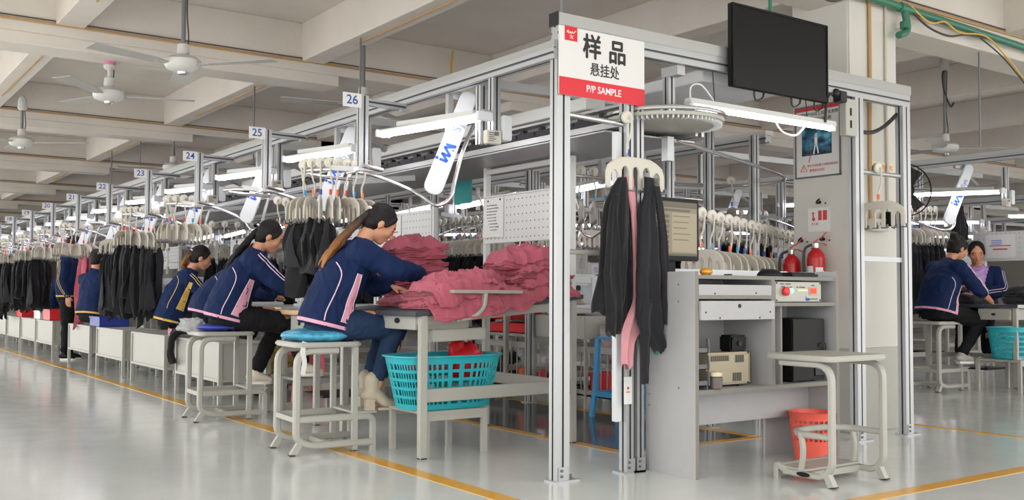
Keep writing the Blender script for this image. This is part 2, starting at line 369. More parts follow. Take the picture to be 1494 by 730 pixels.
# ------------------------------------------------------------------ tube light on the frame
def tube_light(name, label, loc, rz, L, group=None, tilt=0.):
    t = thing(name, label, 'light', loc, rz, group); t.rotation_euler[1] = tilt
    M().prism([(-.03, 0), (.03, 0), (.022, .032), (-.022, .032)], (0, 0, .022), (0, 1, 0), (0, 0, 1), L).build('batten', ['steel_w'], t, bevel=.002, loc=(0, 0, 0))
    M().tube([(.03, 0, .008), (L-.03, 0, .008)], .0145, 10).build('lamp_tube', ['led'], t, smooth=True)
    m = M()
    for x in (0, L-.03): m.bb((x, -.022, -.01), (x+.03, .022, .03))
    m.build('end_cap', ['white'], t, bevel=.003)
    return t
tl = tube_light('tube_light', 'long lit tube light slung below the black television', (.93, -.02, 2.005), 0, 1.31)
m = M()
for x in (.22, 1.05): m.tube([(x, 0, .05), (x, .02, .28)], .003, 6)
m.build('hanger_wire', ['cable'], tl)
m = M().tube(spline([(.02, 0, .055), (.05, .02, .13), (.14, .03, .15), (.22, .02, .08), (.24, .01, .05)]), .005, 6); m.tube(spline([(.80, .01, .05), (.78, .02, 0.), (.86, .03, -.055), (.98, .03, -.06), (1.05, .02, .0)]), .007, 6)
m.build('cable', ['cable_w'], tl, smooth=True)
# isolator box at the right end of the beam
ib = thing('junction_switch', 'grey slotted metal bracket with a black socket below beam', 'bracket', (2.33, -.05, 1.98))
M().bb((0, 0, 0), (.12, .05, .24)).build('body', ['steel'], ib, bevel=.004)
m = M(); m.bb((.045, -.002, .05), (.062, .002, .10)); m.bb((.045, -.002, .13), (.062, .002, .18)); m.build('slot', ['blackp'], ib)
m = M().box((-.03, .02, .245), (.07, .06, .07)); m.ball((-.075, .02, .265), .03); m.build('socket', ['cast'], ib, bevel=.004)
m = M().tube(spline([(-.09, .02, .26), (-.16, .01, .24), (-.2, .0, .16), (-.21, .0, .06)]), .009, 8); m.build('cable', ['cable'], ib, smooth=True)
cb = M().tube(spline([(2.55, .02, 2.05), (2.62, .02, 2.035), (2.74, .025, 2.05), (2.88, .03, 2.11), (3.0, .02, 2.2)]), .014, 8).build('power_cable', ['cable'], smooth=True)
tag(cb, 'thick black cable looping across the right frame opening', 'cable')

# ------------------------------------------------------------------ control desk
dk = thing('control_desk', 'grey laminate control desk with two shallow drawers', 'desk', (.625, -.37, 0))
T = .025; DW = 1.18; DD = .37
def board(a, b, n='panel', m='lam'):
    o = M().bb(a, b).build(n, [m, 'lam_edge'], dk)
    for p in o.data.polygons:
        if n != 'back_panel' and abs(p.normal.y) > .9 and min(abs(b[0]-a[0]), abs(b[2]-a[2])) < .03: p.material_index = 1
    return o
board((0, 0, 0), (T, DD, 1.068), 'side_panel'); board((DW-T, 0, 0), (DW, DD, 1.085), 'side_panel')
board((T, .005, 1.03), (DW-T, DD, 1.05), 'worktop'); 
board((T, DD-.02, 1.05), (DW-T, DD, 1.09), 'worktop_lip', 'lam_w')
board((.60, .005, .45), (.625, DD, 1.03), 'divider'); board((.70, .03, .45), (.715, DD, .90), 'divider')
board((T, .005, .925), (.60, DD, .945), 'shelf'); board((.625, .005, .885), (DW-T, DD, .905), 'shelf'); board((T, .005, .43), (DW-T, DD, .452), 'shelf')
board((T, .20, .24), (DW-T, .216, .43), 'modesty_panel'); board((T, DD-.012, .452), (DW-T, DD, 1.03), 'back_panel')
board((DW-.27, DD-.05, 0), (DW-T, DD-.035, .43), 'panel')
m = M()
for y, z in ((.12, 1.0), (.30, .91), (.12, .91), (.12, .46), (.34, .41), (.34, .35)): m.lathe([(.006, 0), (.006, .002)], 8, (0, y, z), V((-1, 0, 0)))
m.build('screw_cap', ['lam_edge'], dk)
for z0, z1, x1, lock in ((.945, 1.0, .598, 0), (.815, .915, .605, 1)):
    d = M().bb((T+.004, -.012 if lock else .004, z0), (x1, .012, z1)).build('drawer', ['lam_w' if 0 else 'lam'], dk, bevel=.002)
    m = M().bb((T+.02, .012, z0+.008), (x1-.02, .30, z0+.015)); m.bb((T+.02, .012, z0+.008), (T+.03, .30, z1-.01)); m.bb((x1-.03, .012, z0+.008), (x1-.02, .30, z1-.01)); m.bb((T+.02, .29, z0+.008), (x1-.02, .30, z1-.01)); m.build('drawer_tray', ['lam_edge'], d)
    m = M(); yy = -.012 if lock else .004
    if lock: m.lathe([(.011, 0), (.011, .004), (.005, .004)], 12, (.32, yy, .888), V((0, -1, 0)))
    for sx, sz in (((.065, .855), (.565, .855), (.17, .825), (.48, .825)) if lock else ((.15, .953), (.47, .957))): m.lathe([(.005, 0), (.005, .002)], 8, (sx, yy, sz), V((0, -1, 0)))
    m.build('lock' if lock else 'screw_cap', ['cast'], d)
# power control box
pc = thing('control_box', 'pale control unit with red button and red display in desk', 'control box', (1.265, -.355, .906))
M().bb((0, 0, .004), (.40, .25, .115)).build('housing', ['steel'], pc, bevel=.003)
M().lathe([(.021, 0), (.021, .008), (.025, .01), (.025, .022), (.02, .026)], 16, (.075, -.001, .062), V((0, -1, 0))).build('stop_button', ['red'], pc, smooth=True)
M().lathe([(.014, 0), (.014, .01), (.010, .014)], 14, (.13, -.001, .064), V((0, -1, 0))).build('lamp_button', ['led_green'], pc, smooth=True)
m = M()
for i in range(5): m.lathe([(.003, 0), (.003, .004)], 8, (.20+.017*i, -.0005, .068), V((0, -1, 0)))
m.build('indicator', ['led_amber'], pc)
m = M().bb((.29, -.004, .042), (.358, 0, .088)); m.build('display_frame', ['beige'], pc); M().bb((.298, -.007, .050), (.350, -.004, .080)).build('display', ['led_red'], pc)
m = M()
for x, z in ((.012, .108), (.388, .108), (.012, .012), (.388, .012)): m.lathe([(.005, 0), (.005, .003)], 8, (x, 0, z), V((0, -1, 0)))
m.build('screw', ['cast'], pc)
for x in (0, .38): M().bb((x, 0, 0), (x+.02, .2, .004)).build('foot', ['cast'], pc)
m = M()
for x, z, l in ((.04, .1, .035), (.085, .1, .045), (.05, .085, .03), (.12, .083, .022), (.18, .083, .016), (.205, .083, .05), (.31, .094, .03), (.3, .016, .065)): m.bb((x, -.0012, z), (x+l, 0, z+.005))
m.build('panel_writing', ['black_ink'], pc)
m = M().tube([(.262, -.001, .028), (.262, -.001, .016), (.267, -.001, .012), (.272, -.001, .022), (.277, -.001, .012), (.283, -.001, .022), (.288, -.001, .012), (.294, -.001, .022)], .003, 5); m.ball((.262, -.001, .035), .003, 6, 4)
m.build('logo', ['blue_ink'], pc)
# computer tower, UPS, adapter, jar, tray
ct = thing('computer_tower', 'black computer tower standing in the right desk bay', 'computer', (1.44, -.33, .452))
M().bb((0, .0, .008), (.29, .27, .36)).build('case', ['blackp'], ct, bevel=.006)
M().bb((.19, -.006, .03), (.288, .001, .18)).build('front_panel', ['cast'], ct, bevel=.004); m = M()
for i in range(4): m.bb((.05+.06*i, .05, 0), (.08+.06*i, .2, .008))
m.build('foot', ['blackp'], ct)
m = M().lathe([(.006, 0), (.006, .006)], 10, (.262, -.006, .06), V((0, -1, 0))); m.lathe([(.006, 0), (.006, .006)], 10, (.262, -.006, .09), V((0, -1, 0))); m.build('power_button', ['white'], ct)
m = M().tube(spline([(.23, -.004, .20), (.26, -.02, .22), (.275, -.015, .19), (.278, -.005, .14)]), .004, 6); m.build('cable', ['cable'], ct, smooth=True)
up_ = thing('power_backup_unit', 'beige uninterruptible power box with vent slots on shelf', 'power supply', (.79, -.30, .452))
M().bb((0, 0, .012), (.33, .14, .185)).build('case', ['beige'], up_, bevel=.012)
M().prism([(0, .012), (.14, .012), (.14, .185), (0, .185)], (.33, 0, 0), (0, 1, 0), (0, 0, 1), .012).build('front_panel', ['beige'], up_, bevel=.01)
m = M()
for i in range(18): m.bb((.02+.008*i, -.002, .14), (.023+.008*i, .002, .17))
for i in range(9): m.bb((.21+.008*i, -.002, .13), (.213+.008*i, .002, .17)); m.bb((.19+.008*i, -.002, .03), (.193+.008*i, .002, .075))
m.build('vent_slot', ['cast'], up_)
m = M().ball((.343, .06, .12), (.006, .02, .035)); m.build('button_panel', ['beige'], up_, smooth=True); M().ball((.348, .06, .13), (.004, .008, .012)).build('power_button', ['cast'], up_); M().bb((.341, .04, .035), (.344, .1, .05)).build('warning_label', ['orange'], up_)
m = M()
for x in (.02, .26):
    for y in (.02, .10): m.bb((x, y, 0), (x+.03, y+.02, .013))
m.build('foot', ['cast'], up_)
ad = thing('power_adapter', 'small black transformer block on the beige power box', 'adapter', (.99, -.28, .637))
M().bb((0, 0, 0), (.13, .09, .09)).build('block', ['blackp'], ad, bevel=.01); m = M().lathe([(.014, 0), (.014, .008), (.006, .008)], 12, (.065, 0, .045), V((0, -1, 0))); m.lathe([(.006, 0), (.006, .006)], 8, (.02, 0, .07), V((0, -1, 0))); m.build('dial', ['cast'], ad)
jr = thing('glass_jar', 'small brown jar with a cream lid beside power box', 'jar', (.80, -.345, .452))
M().lathe([(.03, 0), (.036, .006), (.036, .062), (.03, .068)], 18).build('jar', ['jar'], jr, smooth=True); M().lathe([(.034, .068), (.035, .07), (.035, .088), (.032, .09)], 18).build('lid', ['cream'], jr, smooth=True)
tr = thing('document_tray', 'grey three-tier document tray at left of desk shelf', 'tray', (.655, -.345, .452))
for k in range(3):
    m = M(); z = .02+.085*k
    m.bb((0, 0, z), (.09, .28, z+.006)); m.bb((0, 0, z), (.09, .004, z+.03)); m.rpath(fillet([(.085, .0, z+.075), (.09, .0, z+.03), (.09, .0, z)], .02), .008, .02, V((0, 1, 0))); m.bb((0, .26, z), (.008, .28, z+.085)); m.bb((.082, .26, z), (.09, .28, z+.085))
    if k == 0: m.bb((0, 0, 0), (.01, .28, .02)); m.bb((.08, 0, 0), (.09, .28, .02))
    m.build('tray', ['hub'], tr, bevel=.002)
cbl = M().tube(spline([(.70, -.13, .925), (.73, -.13, .83), (.77, -.13, .77), (.75, -.13, .70), (.70, -.13, .66), (.69, -.14, .60)]), .005, 6).build('desk_cable', ['cable'], smooth=True); tag(cbl, 'thin black cable hanging inside the left desk bay', 'cable')
cbl = M().tube(spline([(.665, -.05, .925), (.665, -.05, .82), (.672, -.05, .72), (.668, -.05, .65)]), .008, 6).build('desk_cable', ['yellow_cable'], smooth=True); tag(cbl, 'yellow cable hanging at the left desk panel', 'cable')
# mouse, keyboard, pen, monitor
ms = thing('computer_mouse', 'shiny black computer mouse on the desk top', 'mouse', (1.31, -.28, 1.05), R(-12))
m = M().ball((0, 0, .003), (.085, .042, .042), 18, 12); m.v = [(x, y, max(0, z)) for x, y, z in m.v]; m.build('shell', ['blackp'], ms, smooth=True); M().lathe([(.012, -.004), (.012, .004)], 12, (-.045, 0, .036), V((0, 1, 0))).build('scroll_wheel', ['cast'], ms)
kb = thing('number_pad', 'thin black keypad lying right of the mouse', 'keyboard', (1.43, -.34, 1.05))
M().bb((0, 0, 0), (.23, .10, .018)).build('base', ['blackp'], kb, bevel=.003); m = M()
for i in range(10):
    for j in range(4): m.bb((.01+.021*i, .012+.02*j, .018), (.027+.021*i, .028+.02*j, .026))
m.build('key', ['blackp'], kb)
cbl = M().tube(spline([(.93, -.32, 1.056), (.99, -.28, 1.056), (1.03, -.25, 1.057), (1.05, -.18, 1.058)]), .004, 6).build('mouse_cable', ['cable'], smooth=True); tag(cbl, 'black cable end lying on the desk left of mouse', 'cable')
mo = thing('computer_monitor', 'square black computer monitor showing a beige list screen', 'monitor', (.715, -.12, 1.05), R(2))
MS = Mx.Diagonal((1.1, 1, 1.06, 1))
M().bb((-.17, -.02, .075), (.17, .02, .395)).xf(MS).build('housing', ['blackp'], mo, bevel=.006); m = M().ball((0, .04, .24), (.13, .05, .12)); m.xf(MS).build('back_shell', ['blackp'], mo, smooth=True)
scn = M().bb((-.15, -.0225, .10), (.15, -.019, .375)).xf(MS).build('screen', ['monitor'], mo)
m = M(); m.bb((-.15, -.0232, .345), (.15, -.0224, .375), 1); m.bb((-.145, -.0232, .325), (.10, -.0224, .338), 1); m.bb((-.15, -.0232, .10), (.15, -.0224, .112), 1); m.bb((-.03, -.0232, .12), (.145, -.0224, .32), 0)
for k in range(7): m.bb((-.145, -.0232, .29-.026*k), (-.05, -.0224, .308-.026*k), 1); m.bb((-.14, -.0238, .296-.026*k), (-.09, -.0230, .302-.026*k), 0)
for k in range(5): m.bb((-.02, -.0238, .30-.03*k), (.10-.012*(k % 3), -.0230, .304-.03*k), 1)
m.xf(MS).build('screen_list', ['mon_light', 'mon_dark'], scn)
m = M().lathe([(.09, 0), (.095, .005), (.09, .012), (.03, .02)], 20, (0, .02, 0)); m.bb((-.03, .015, .01), (.03, .04, .2)); m.xf(MS).build('stand', ['blackp'], mo, smooth=True)
bk = M().ball((.0, 0, .02), (.04, .03, .022), 12, 8).build('yellow_sponge', ['brass'], smooth=True, loc=(.80, -.28, 1.049)); tag(bk, 'small yellow lump on desk under the monitor', 'sponge')
# red bin
bn = thing('waste_bin', 'coral red plastic waste bin with square holes under desk', 'bin', (1.625, -.315, 0))
m = M(); n = 26
def ring(r, z): return [V((r*cos(2*pi*i/n), r*sin(2*pi*i/n), z)) for i in range(n)]
def rz_(z): return .096+.034*(z/.28)
zs = [0, .12]; m.loft([ring(rz_(0), 0), ring(rz_(.06), .06), ring(rz_(.12), .12)], cap=False); m.loft([ring(rz_(0)-.004, .004), ring(rz_(.06)-.004, .06), ring(rz_(.12)-.004, .12)], cap=False)
m.add(ring(rz_(0), .003), [tuple(range(n))])
for k in range(5):
    z0 = .12+.0252*k; z1 = z0+.0165; z2 = z0+.0252
    m.loft([ring(rz_(z1), z1), ring(rz_(z2), z2), ring(rz_(z2)-.004, z2), ring(rz_(z1)-.004, z1)], cap=False, closed=True)
    for i in range(n):
        a0, a1 = 2*pi*(i-.17)/n, 2*pi*(i+.17)/n
        q = [V((rz_(z)*cos(a)-o*cos(a), rz_(z)*sin(a)-o*sin(a), z)) for o in (0, .004) for z in (z0, z1) for a in (a0, a1)]
        m.add(q, [(0, 1, 3, 2), (4, 6, 7, 5), (0, 2, 6, 4), (1, 5, 7, 3)])
z = .246; m.loft([ring(rz_(z), z), ring(rz_(.275)+.002, .275), ring(rz_(.28)+.006, .28), ring(rz_(.28)-.002, .282), ring(rz_(.27)-.006, .272), ring(rz_(z)-.004, z)], cap=False)
m.build('bin_body', ['coral'], bn, smooth=True)
# ------------------------------------------------------------------ stools. local x = the way the sitter faces
def seat_mesh(L, W, z, t=.025, r=.05):
    pts = fillet([(-L/2, -W/2, 0), (L/2, -W/2, 0), (L/2, W/2, 0), (-L/2, W/2, 0)], r, 5, True)
    m = M(); m.prism([(p.x, p.y) for p in pts], (0, 0, z), (1, 0, 0), (0, 1, 0), t); return m
def stool(label, loc, rz, H=.655, group=None, posts=True, ringbar=False, L=.42, W=.42):
    t = thing('work_stool', label, 'stool', loc, rz, group)
    seat_mesh(L, W, H-.03, .03).build('seat', ['steel'], t, bevel=.008, smooth=True)
    w, h = .04, .05
    for s in (-1, 1):
        y = s*(W/2-.035)
        p = fillet([(.06, y, H-.05), (-.19, y, H-.05), (-.19, y, .085), (-.10, y, .05), (.285, y, .05)], .09, 7)
        M().rpath(p, w, .040, V((0, 1, 0))).build('side_leg', ['steel'], t, smooth=True)
        m = M().bar((-.165, y, .075), (-.215, y, 0), .034, .034, V((0, 1, 0))); m.bar((-.215, y, .008), (-.2158, y, 0), .037, .037, V((0, 1, 0)), 1); m.build('foot', ['steel', 'cast'], t)
        M().rpath(fillet([(-.19, y, .205), (.29, y, .205), (.29, y, .0)], .05, 6), w, .032, V((0, 1, 0))).build('step_leg', ['steel'], t, smooth=True)
        if posts: m = M().bar((.17, y, H-.03), (.17, y, .012), .034, .034, V((1, 0, 0))); m.bar((.17, y, .012), (.17, y, 0), .037, .037, V((1, 0, 0)), 1); m.build('post', ['steel', 'cast'], t, bevel=.003)
    m = M(); 
    for x, z in ((-.19, .205), (.02, .05)): m.bar((x, -W/2+.04, z), (x, W/2-.04, z), .03, .03)
    m.build('stretcher', ['steel'], t)
    M().bb((.16, -W/2+.02, .222), (.31, W/2-.02, .236)).build('foot_board', ['steel'], t, bevel=.003)
    return t
def stool_ring(label, loc, rz, H=.645, group=None):
    # open stool: two bent front legs, a curved footrest bar and a low board behind
    t = thing('work_stool', label, 'stool', loc, rz, group); L, W = .42, .50
    seat_mesh(L, W, H-.028, .028, .06).build('seat', ['steel'], t, bevel=.007, smooth=True)
    for s in (-1, 1):
        y = s*(W/2-.04)
        M().rpath(fillet([(.12, y, H-.045), (-.19, y, H-.045), (-.19, y, .10), (-.14, y, .045), (.10, y, .045)], .09, 8), .03, .036, V((0, 1, 0))).build('leg', ['steel'], t, smooth=True)
        m = M().bar((-.155, y, .075), (-.195, y, 0), .034, .034, V((0, 1, 0))); m.bar((-.194, y, .006), (-.1955, y, 0), .038, .038, V((0, 1, 0)), 1); m.build('foot', ['steel', 'cast'], t)
        M().rpath(fillet([(-.0, y, .25), (-.02, y, .16), (-.0, y, .06)], .08, 5), .026, .026, V((0, 1, 0))).build('brace', ['steel'], t, smooth=True)
    M().rpath(fillet([(-.19, -W/2+.04, .245), (.06, -W/2+.04, .245), (.12, 0, .245), (.06, W/2-.04, .245), (-.19, W/2-.04, .245)], .12, 8), .03, .03).build('footrest_ring', ['steel'], t, smooth=True)
    m = M().rpath(fillet([(.08, -W/2+.04, .045), (.15, -W/2+.04, .075), (.15, -W/2+.04, .0)], .02), .03, .034, V((0, 1, 0))); m.rpath(fillet([(.08, W/2-.04, .045), (.15, W/2-.04, .075), (.15, W/2-.04, 0)], .02), .03, .034, V((0, 1, 0))); m.bar((.15, -W/2+.04, .06), (.15, W/2-.04, .06), .03, .03); m.bar((-.05, -W/2+.04, .045), (-.05, W/2-.04, .045), .03, .03)
    m.build('base_frame', ['steel'], t, smooth=True)
    M().bb((-.04, -W/2+.03, .062), (.14, W/2-.03, .072)).build('foot_board', ['steel'], t)
    m = M().lathe([(.0005, 0), (.022, .0005), (.022, .002)], 16, (0, 0, 0), V((0, -1, 0))); m.xf(Mx.Diagonal((1.9, 1, .55, 1)))
    m.build('oval_badge', ['blackp'], t, loc=(-.03, W/2-.018, .047)); return t
stool('light grey work stool under the worker nearest the pink garments', (-.555, 1.63, 0), R(-4), .655)
stool('light grey work stool under the second worker in the aisle row', (-.54, 3.41, 0), R(-4), .655)
stool_ring('empty light grey stool in front of the control desk', (1.235, -.71, 0), R(90))
s_r = stool('light grey work stool under the worker beyond the pillar', (6.17, 1.72, 0), R(-2), .69)

# low bench step under the turquoise basket
def step_bench(label, loc, lx, ly, H, group=None):
    t = thing('low_bench', label, 'bench', loc, 0, group)
    M().bb((0, 0, H-.02), (lx, ly, H)).build('top', ['steel'], t, bevel=.004)
    for x in (.02, lx-.02):
        for y in (.02, ly-.02): M().bb((x-.017, y-.017, 0), (x+.017, y+.017, H-.02)).build('leg', ['steel'], t, bevel=.003)
    M().bb((.02, .005, H-.055), (lx-.02, .03, H-.02)).build('apron', ['steel'], t); M().bb((.02, ly-.03, H-.055), (lx-.02, ly-.005, H-.02)).build('apron', ['steel'], t); return t
step_bench('low grey bench under the table carrying the turquoise basket', (-.19, .965, 0), .44, .44, .265)

# ------------------------------------------------------------------ baskets with slots
def basket(label, loc, rx, ry, H, m_='turq', n=64, rows=5, group=None, rz=0):
    t = thing('laundry_basket', label, 'basket', loc, rz, group); m = M()
    def rg(k, z, o=0):
        s = .80+.20*k
        out = []
        for i in range(n):
            a = 2*pi*i/n; c, q = cos(a), sin(a); e = .62
            out.append(V(((rx*s-o)*math.copysign(abs(c)**e, c), (ry*s-o)*math.copysign(abs(q)**e, q), z)))
        return out
    def strip(k0, k1):
        m.loft([rg(k0, k0*H), rg(k1, k1*H), rg(k1, k1*H, .005), rg(k0, k0*H, .005)], cap=False, closed=True)
    strip(0, .10); d = .80/rows
    m.add(rg(0, .004), [tuple(range(n))])
    for r in range(rows):
        k0 = .10+d*r; k1 = k0+d*.66; k2 = k0+d
        strip(k1, k2)
        A, B = rg(k0, k0*H), rg(k1, k1*H); A2, B2 = rg(k0, k0*H, .005), rg(k1, k1*H, .005)
        for i in range(n):
            j = (i+1) % n; f = .38
            l = lambda P: P[i].lerp(P[j], f)
            q = [A[i], l(A), l(B), B[i], A2[i], l(A2), l(B2), B2[i]]
            m.add(q, [(0, 1, 2, 3), (7, 6, 5, 4), (0, 3, 7, 4), (1, 5, 6, 2)])
    strip(.90, .97); m.build('basket_body', [m_], t, smooth=True, angle=30)
    m = M(); m.loft([rg(.97, .96*H), rg(1., .97*H, -.012), rg(1., 1.0*H, -.012), rg(1., 1.0*H, .006), rg(.97, .96*H, .006)], cap=False, closed=True); m.build('rim', [m_], t, smooth=True); return t
basket('turquoise slotted basket on the low bench under pink garments', (.055, 1.17, .267), .36, .20, .315)
def crumple(label, name, cat, loc, r, m_, seed, group=None, amp=.35, parent=None, nseg=(20, 12), fr=3.):
    rnd = random.Random(seed); m = M().ball((0, 0, 0), r, *nseg); out = []
    for q in m.v:
        q = V(q); k = 1+amp*noise.noise(V((q.x*fr*8+seed, q.y*fr*8, q.z*fr*8)))+amp*.5*noise.noise(q*fr*20+V((seed, 3, 1)))
        out.append((q.x*k, q.y*k, max(-r[2]*.8, q.z*k)))
    m.v = out; o = m.build(name, [m_], parent, smooth=True, angle=80, loc=loc)
    if label: tag(o, label, cat, group)
    return o
crumple('red cloth sticking up out of the turquoise basket', 'red_cloth', 'cloth', (.22, 1.17, .52), (.12, .10, .11), 'red', 3, amp=.6)
crumple('dark mauve cloth lying in the turquoise basket', 'mauve_cloth', 'cloth', (-.06, 1.17, .52), (.15, .12, .05), 'pink', 4)

# ------------------------------------------------------------------ the near inspection table (its top slopes up towards the far end)
tb = thing('inspection_table', 'grey inspection table with sloping top heaped with pink garments', 'table', (0, 0, 0))
def ztop(x): return .845+.083*(x+.25)
m = M(); o0 = [(-.28, .92), (.95, .92), (.95, 2.0), (-.28, 2.0)]
vs = [V((x, y, ztop(x)-.03)) for x, y in o0]+[V((x, y, ztop(x))) for x, y in o0]
m.add(vs, [(3, 2, 1, 0), (4, 5, 6, 7), (0, 1, 5, 4), (1, 2, 6, 5), (2, 3, 7, 6), (3, 0, 4, 7)]); ob = m.build('table_top', ['top_dark'], tb, bevel=.004)
for x, y in ((-.22, .945), (.89, .965), (-.22, 1.95), (.89, 1.95)):
    h = ztop(x)-.03
    m = M().bb((x-.022, y-.022, .012), (x+.022, y+.022, h)); m.bb((x-.023, y-.023, 0), (x+.023, y+.023, .014), 1); m.build('leg', ['steel', 'casters'], tb, bevel=.003)
for y in (.952, 1.95): m = M().bar((-.22, y, .36), (.89, y, .365), .03, .075); m.build('stretcher', ['steel'], tb, bevel=.003)
m = M().bar((.89, .97, .36), (.89, 1.95, .36), .03, .07); m.build('stretcher', ['steel'], tb, bevel=.003)
m = M()
for y in (.965, 1.95): m.bar((-.22, y, ztop(-.22)-.06), (.89, y, ztop(.89)-.06), .03, .05)
m.bar((-.22, .96, ztop(-.22)-.06), (-.22, 1.95, ztop(-.22)-.06), .03, .05); m.build('frame', ['steel'], tb, bevel=.003)
d = M().bb((-.245, .985, .735), (.12, 1.40, .825)).build('drawer', ['steel'], tb, bevel=.004)
m = M().lathe([(.001, 0), (.032, .0005), (.032, .003), (.001, .0035)], 18, (0, 0, 0), V((-1, 0, 0))); m.xf(Mx.Diagonal((1, 1, .5, 1))); m.v = [(x-.246, y+1.20, z+.785) for x, y, z in m.v]; m.build('drawer_pull', ['cast'], d, smooth=True)
m = M().bar((-.16, 1.02, .70), (.22, 1.02, .71), .14, .07); m.build('under_tray', ['steel'], tb, bevel=.006)
for nm, y in (('rest_arm', .88),):
    m = M().bb((-.07, y-.025, .948), (.425, y+.025, .968)); m.build(nm, ['steel'], tb, bevel=.004)
    m = M().rpath(fillet([(.16, y, .95), (.15, y, .86), (.08, y, .81), (.0, y+.02, .80)], .06, 7), .022, .05, V((0, 1, 0))); m.bb((-.03, y+.005, .785), (.03, y+.06, .815)); m.build('rest_bracket', ['steel'], tb, smooth=True)
for y, z1 in ((.95, 1.8), (1.925, 2.3)): M().bb((.87, y, .93), (.91, y+.04, z1)).build('back_post', ['steel_w'], tb, bevel=.003)
M().bb((.87, .95, 1.80), (.91, 1.925, 1.835)).build('back_rail', ['steel_w'], tb, bevel=.003)
pg = M(); x = .868
pg.bb((x, .975, 1.305), (x+.004, 1.945, 1.64)); pg.bb((x-.01, .975, 1.632), (x+.004, 1.945, 1.642)); pg.bb((x-.01, .975, 1.303), (x+.004, 1.945, 1.311))
bp_ = pg.build('pegboard', ['steel_w'], tb); m = M()
for i in range(20):
    for j in range(6): m.box((x-.0005, 1.01+.047*i, 1.335+.053*j), (.002, .008, .008), mx=None)
m.build('peg_hole', ['hub'], bp_)
pp = M()
for (a, b, c, d_) in ((1.70, 1.935, 1.345, 1.625),): pp.add([V((x-.004-.02*(1-t)*s*s, a+(b-a)*s, c+(d_-c)*t)) for t in (0, .25, .5, .75, 1.) for s in (0, .33, .66, 1.)], [(4*i+j, 4*i+j+1, 4*i+j+5, 4*i+j+4) for i in range(4) for j in range(3)])
ppr = thing('pinned_paper', 'white instruction sheet pinned at left of the pegboard', 'paper', (0, 0, 0))
o = pp.build('sheet', ['paper'], ppr); md = o.modifiers.new('solid', 'SOLIDIFY'); md.thickness = .001
m = M(); m.lathe([(.008, 0), (.006, .006)], 8, (x-.004, 1.89, 1.605), V((-1, 0, 0))); m.lathe([(.008, 0), (.006, .006)], 8, (x-.004, 1.74, 1.61), V((-1, 0, 0))); m.build('pin', ['cast'], ppr)
m = M(); rnd = random.Random(5)
for k in range(9):
    z = 1.57-.022*k; y = 1.90
    while y > 1.78: l = rnd.uniform(.01, .03); m.bb((x-.012, y-l, z), (x-.0105, y, z+.006)); y -= l+.008
m.build('writing', ['hub'], ppr)

# ------------------------------------------------------------------ pink garments heaped on the table: each folded garment is one cloth
def cloth_heap(label, cx, cy, lx, ly, z0, h, seed, rz=0, m_='pink', group='folded pink garments on the inspection table', slope=.083, layers=3, name='folded_garment', nx=56, ny=40):
    NX, NY = nx, ny; m = M(); vs = []; rnd = random.Random(seed); oa = rnd.uniform(0, 9)
    def surf(u, v, top):
        # rounded rectangle footprint with wavy edges
        e = 1-max(abs(u), abs(v))**6
        wob = 1+.10*noise.noise(V((u*1.7+oa, v*1.7, seed*1.3)))
        x = u*lx/2*wob; y = v*ly/2*(1+.10*noise.noise(V((u*2+oa, v*2+5, seed))))
        edge = max(0, 1-(abs(u)**5+abs(v)**5))**.5
        n1 = noise.noise(V((x*7+oa, y*7, seed))); n2 = 1-abs(noise.noise(V((x*9+y*5+oa, y*8-x*3, seed+4))))*2; n3 = 1-abs(noise.noise(V((x*22+oa, y*18+x*9, seed+9))))*2
        n4 = 1-abs(noise.noise(V((x*4.5+y*4+oa, y*3-x*2.5, seed+20))))*2; z = h*(.30+.70*edge)+(.020*n1+.034*n2*n2+.016*n3+.030*n4*n4)*(.5+.5*edge)*min(1.7, h/.05)**.4
        zz = z if top else 0
        return x, y, zz
    for j in range(NY+1):
        for i in range(NX+1): vs.append(surf(-1+2*i/NX, -1+2*j/NY, True))
    side = [(i, 0) for i in range(NX)]+[(NX, j) for j in range(NY)]+[(i, NY) for i in range(NX, 0, -1)]+[(0, j) for j in range(NY, 0, -1)]
    idx = lambda i, j: j*(NX+1)+i
    fs = [(idx(i, j), idx(i+1, j), idx(i+1, j+1), idx(i, j+1)) for j in range(NY) for i in range(NX)]
    # side wall: stacked rounded folds going down to the table
    n = len(side); prev = [idx(*s) for s in side]; K = layers*4
    for k in range(1, K+1):
        t = k/K; ring = []
        for q, (i, j) in enumerate(side):
            x, y, z = vs[idx(i, j)]; L = math.hypot(x, y)+1e-6
            out = .016*abs(sin(pi*layers*t+1.6*noise.noise(V((x*6, y*6, seed)))))-.012*t+.022*noise.noise(V((x*11+oa, y*11, t*4+seed)))
            ring.append(len(vs)); vs.append((x+x/L*out, y+y/L*out, z*(1-t)))
        for q in range(n): fs.append((prev[q], prev[(q+1) % n], ring[(q+1) % n], ring[q])[::-1])
        prev = ring
    fs.append(tuple(prev))
    c, s = cos(rz), sin(rz); w = []
    for x, y, z in vs:
        X, Y = cx+x*c-y*s, cy+x*s+y*c; w.append((X, Y, z+z0+slope*(X+.25)-(max(0, .925-Y)*1.2 if slope else 0)))
    m.add(w, fs); o = m.build(name, [m_], None, smooth=True, angle=70)
    if label: tag(o, label, 'garment', group)
    return o
TOP = .8475
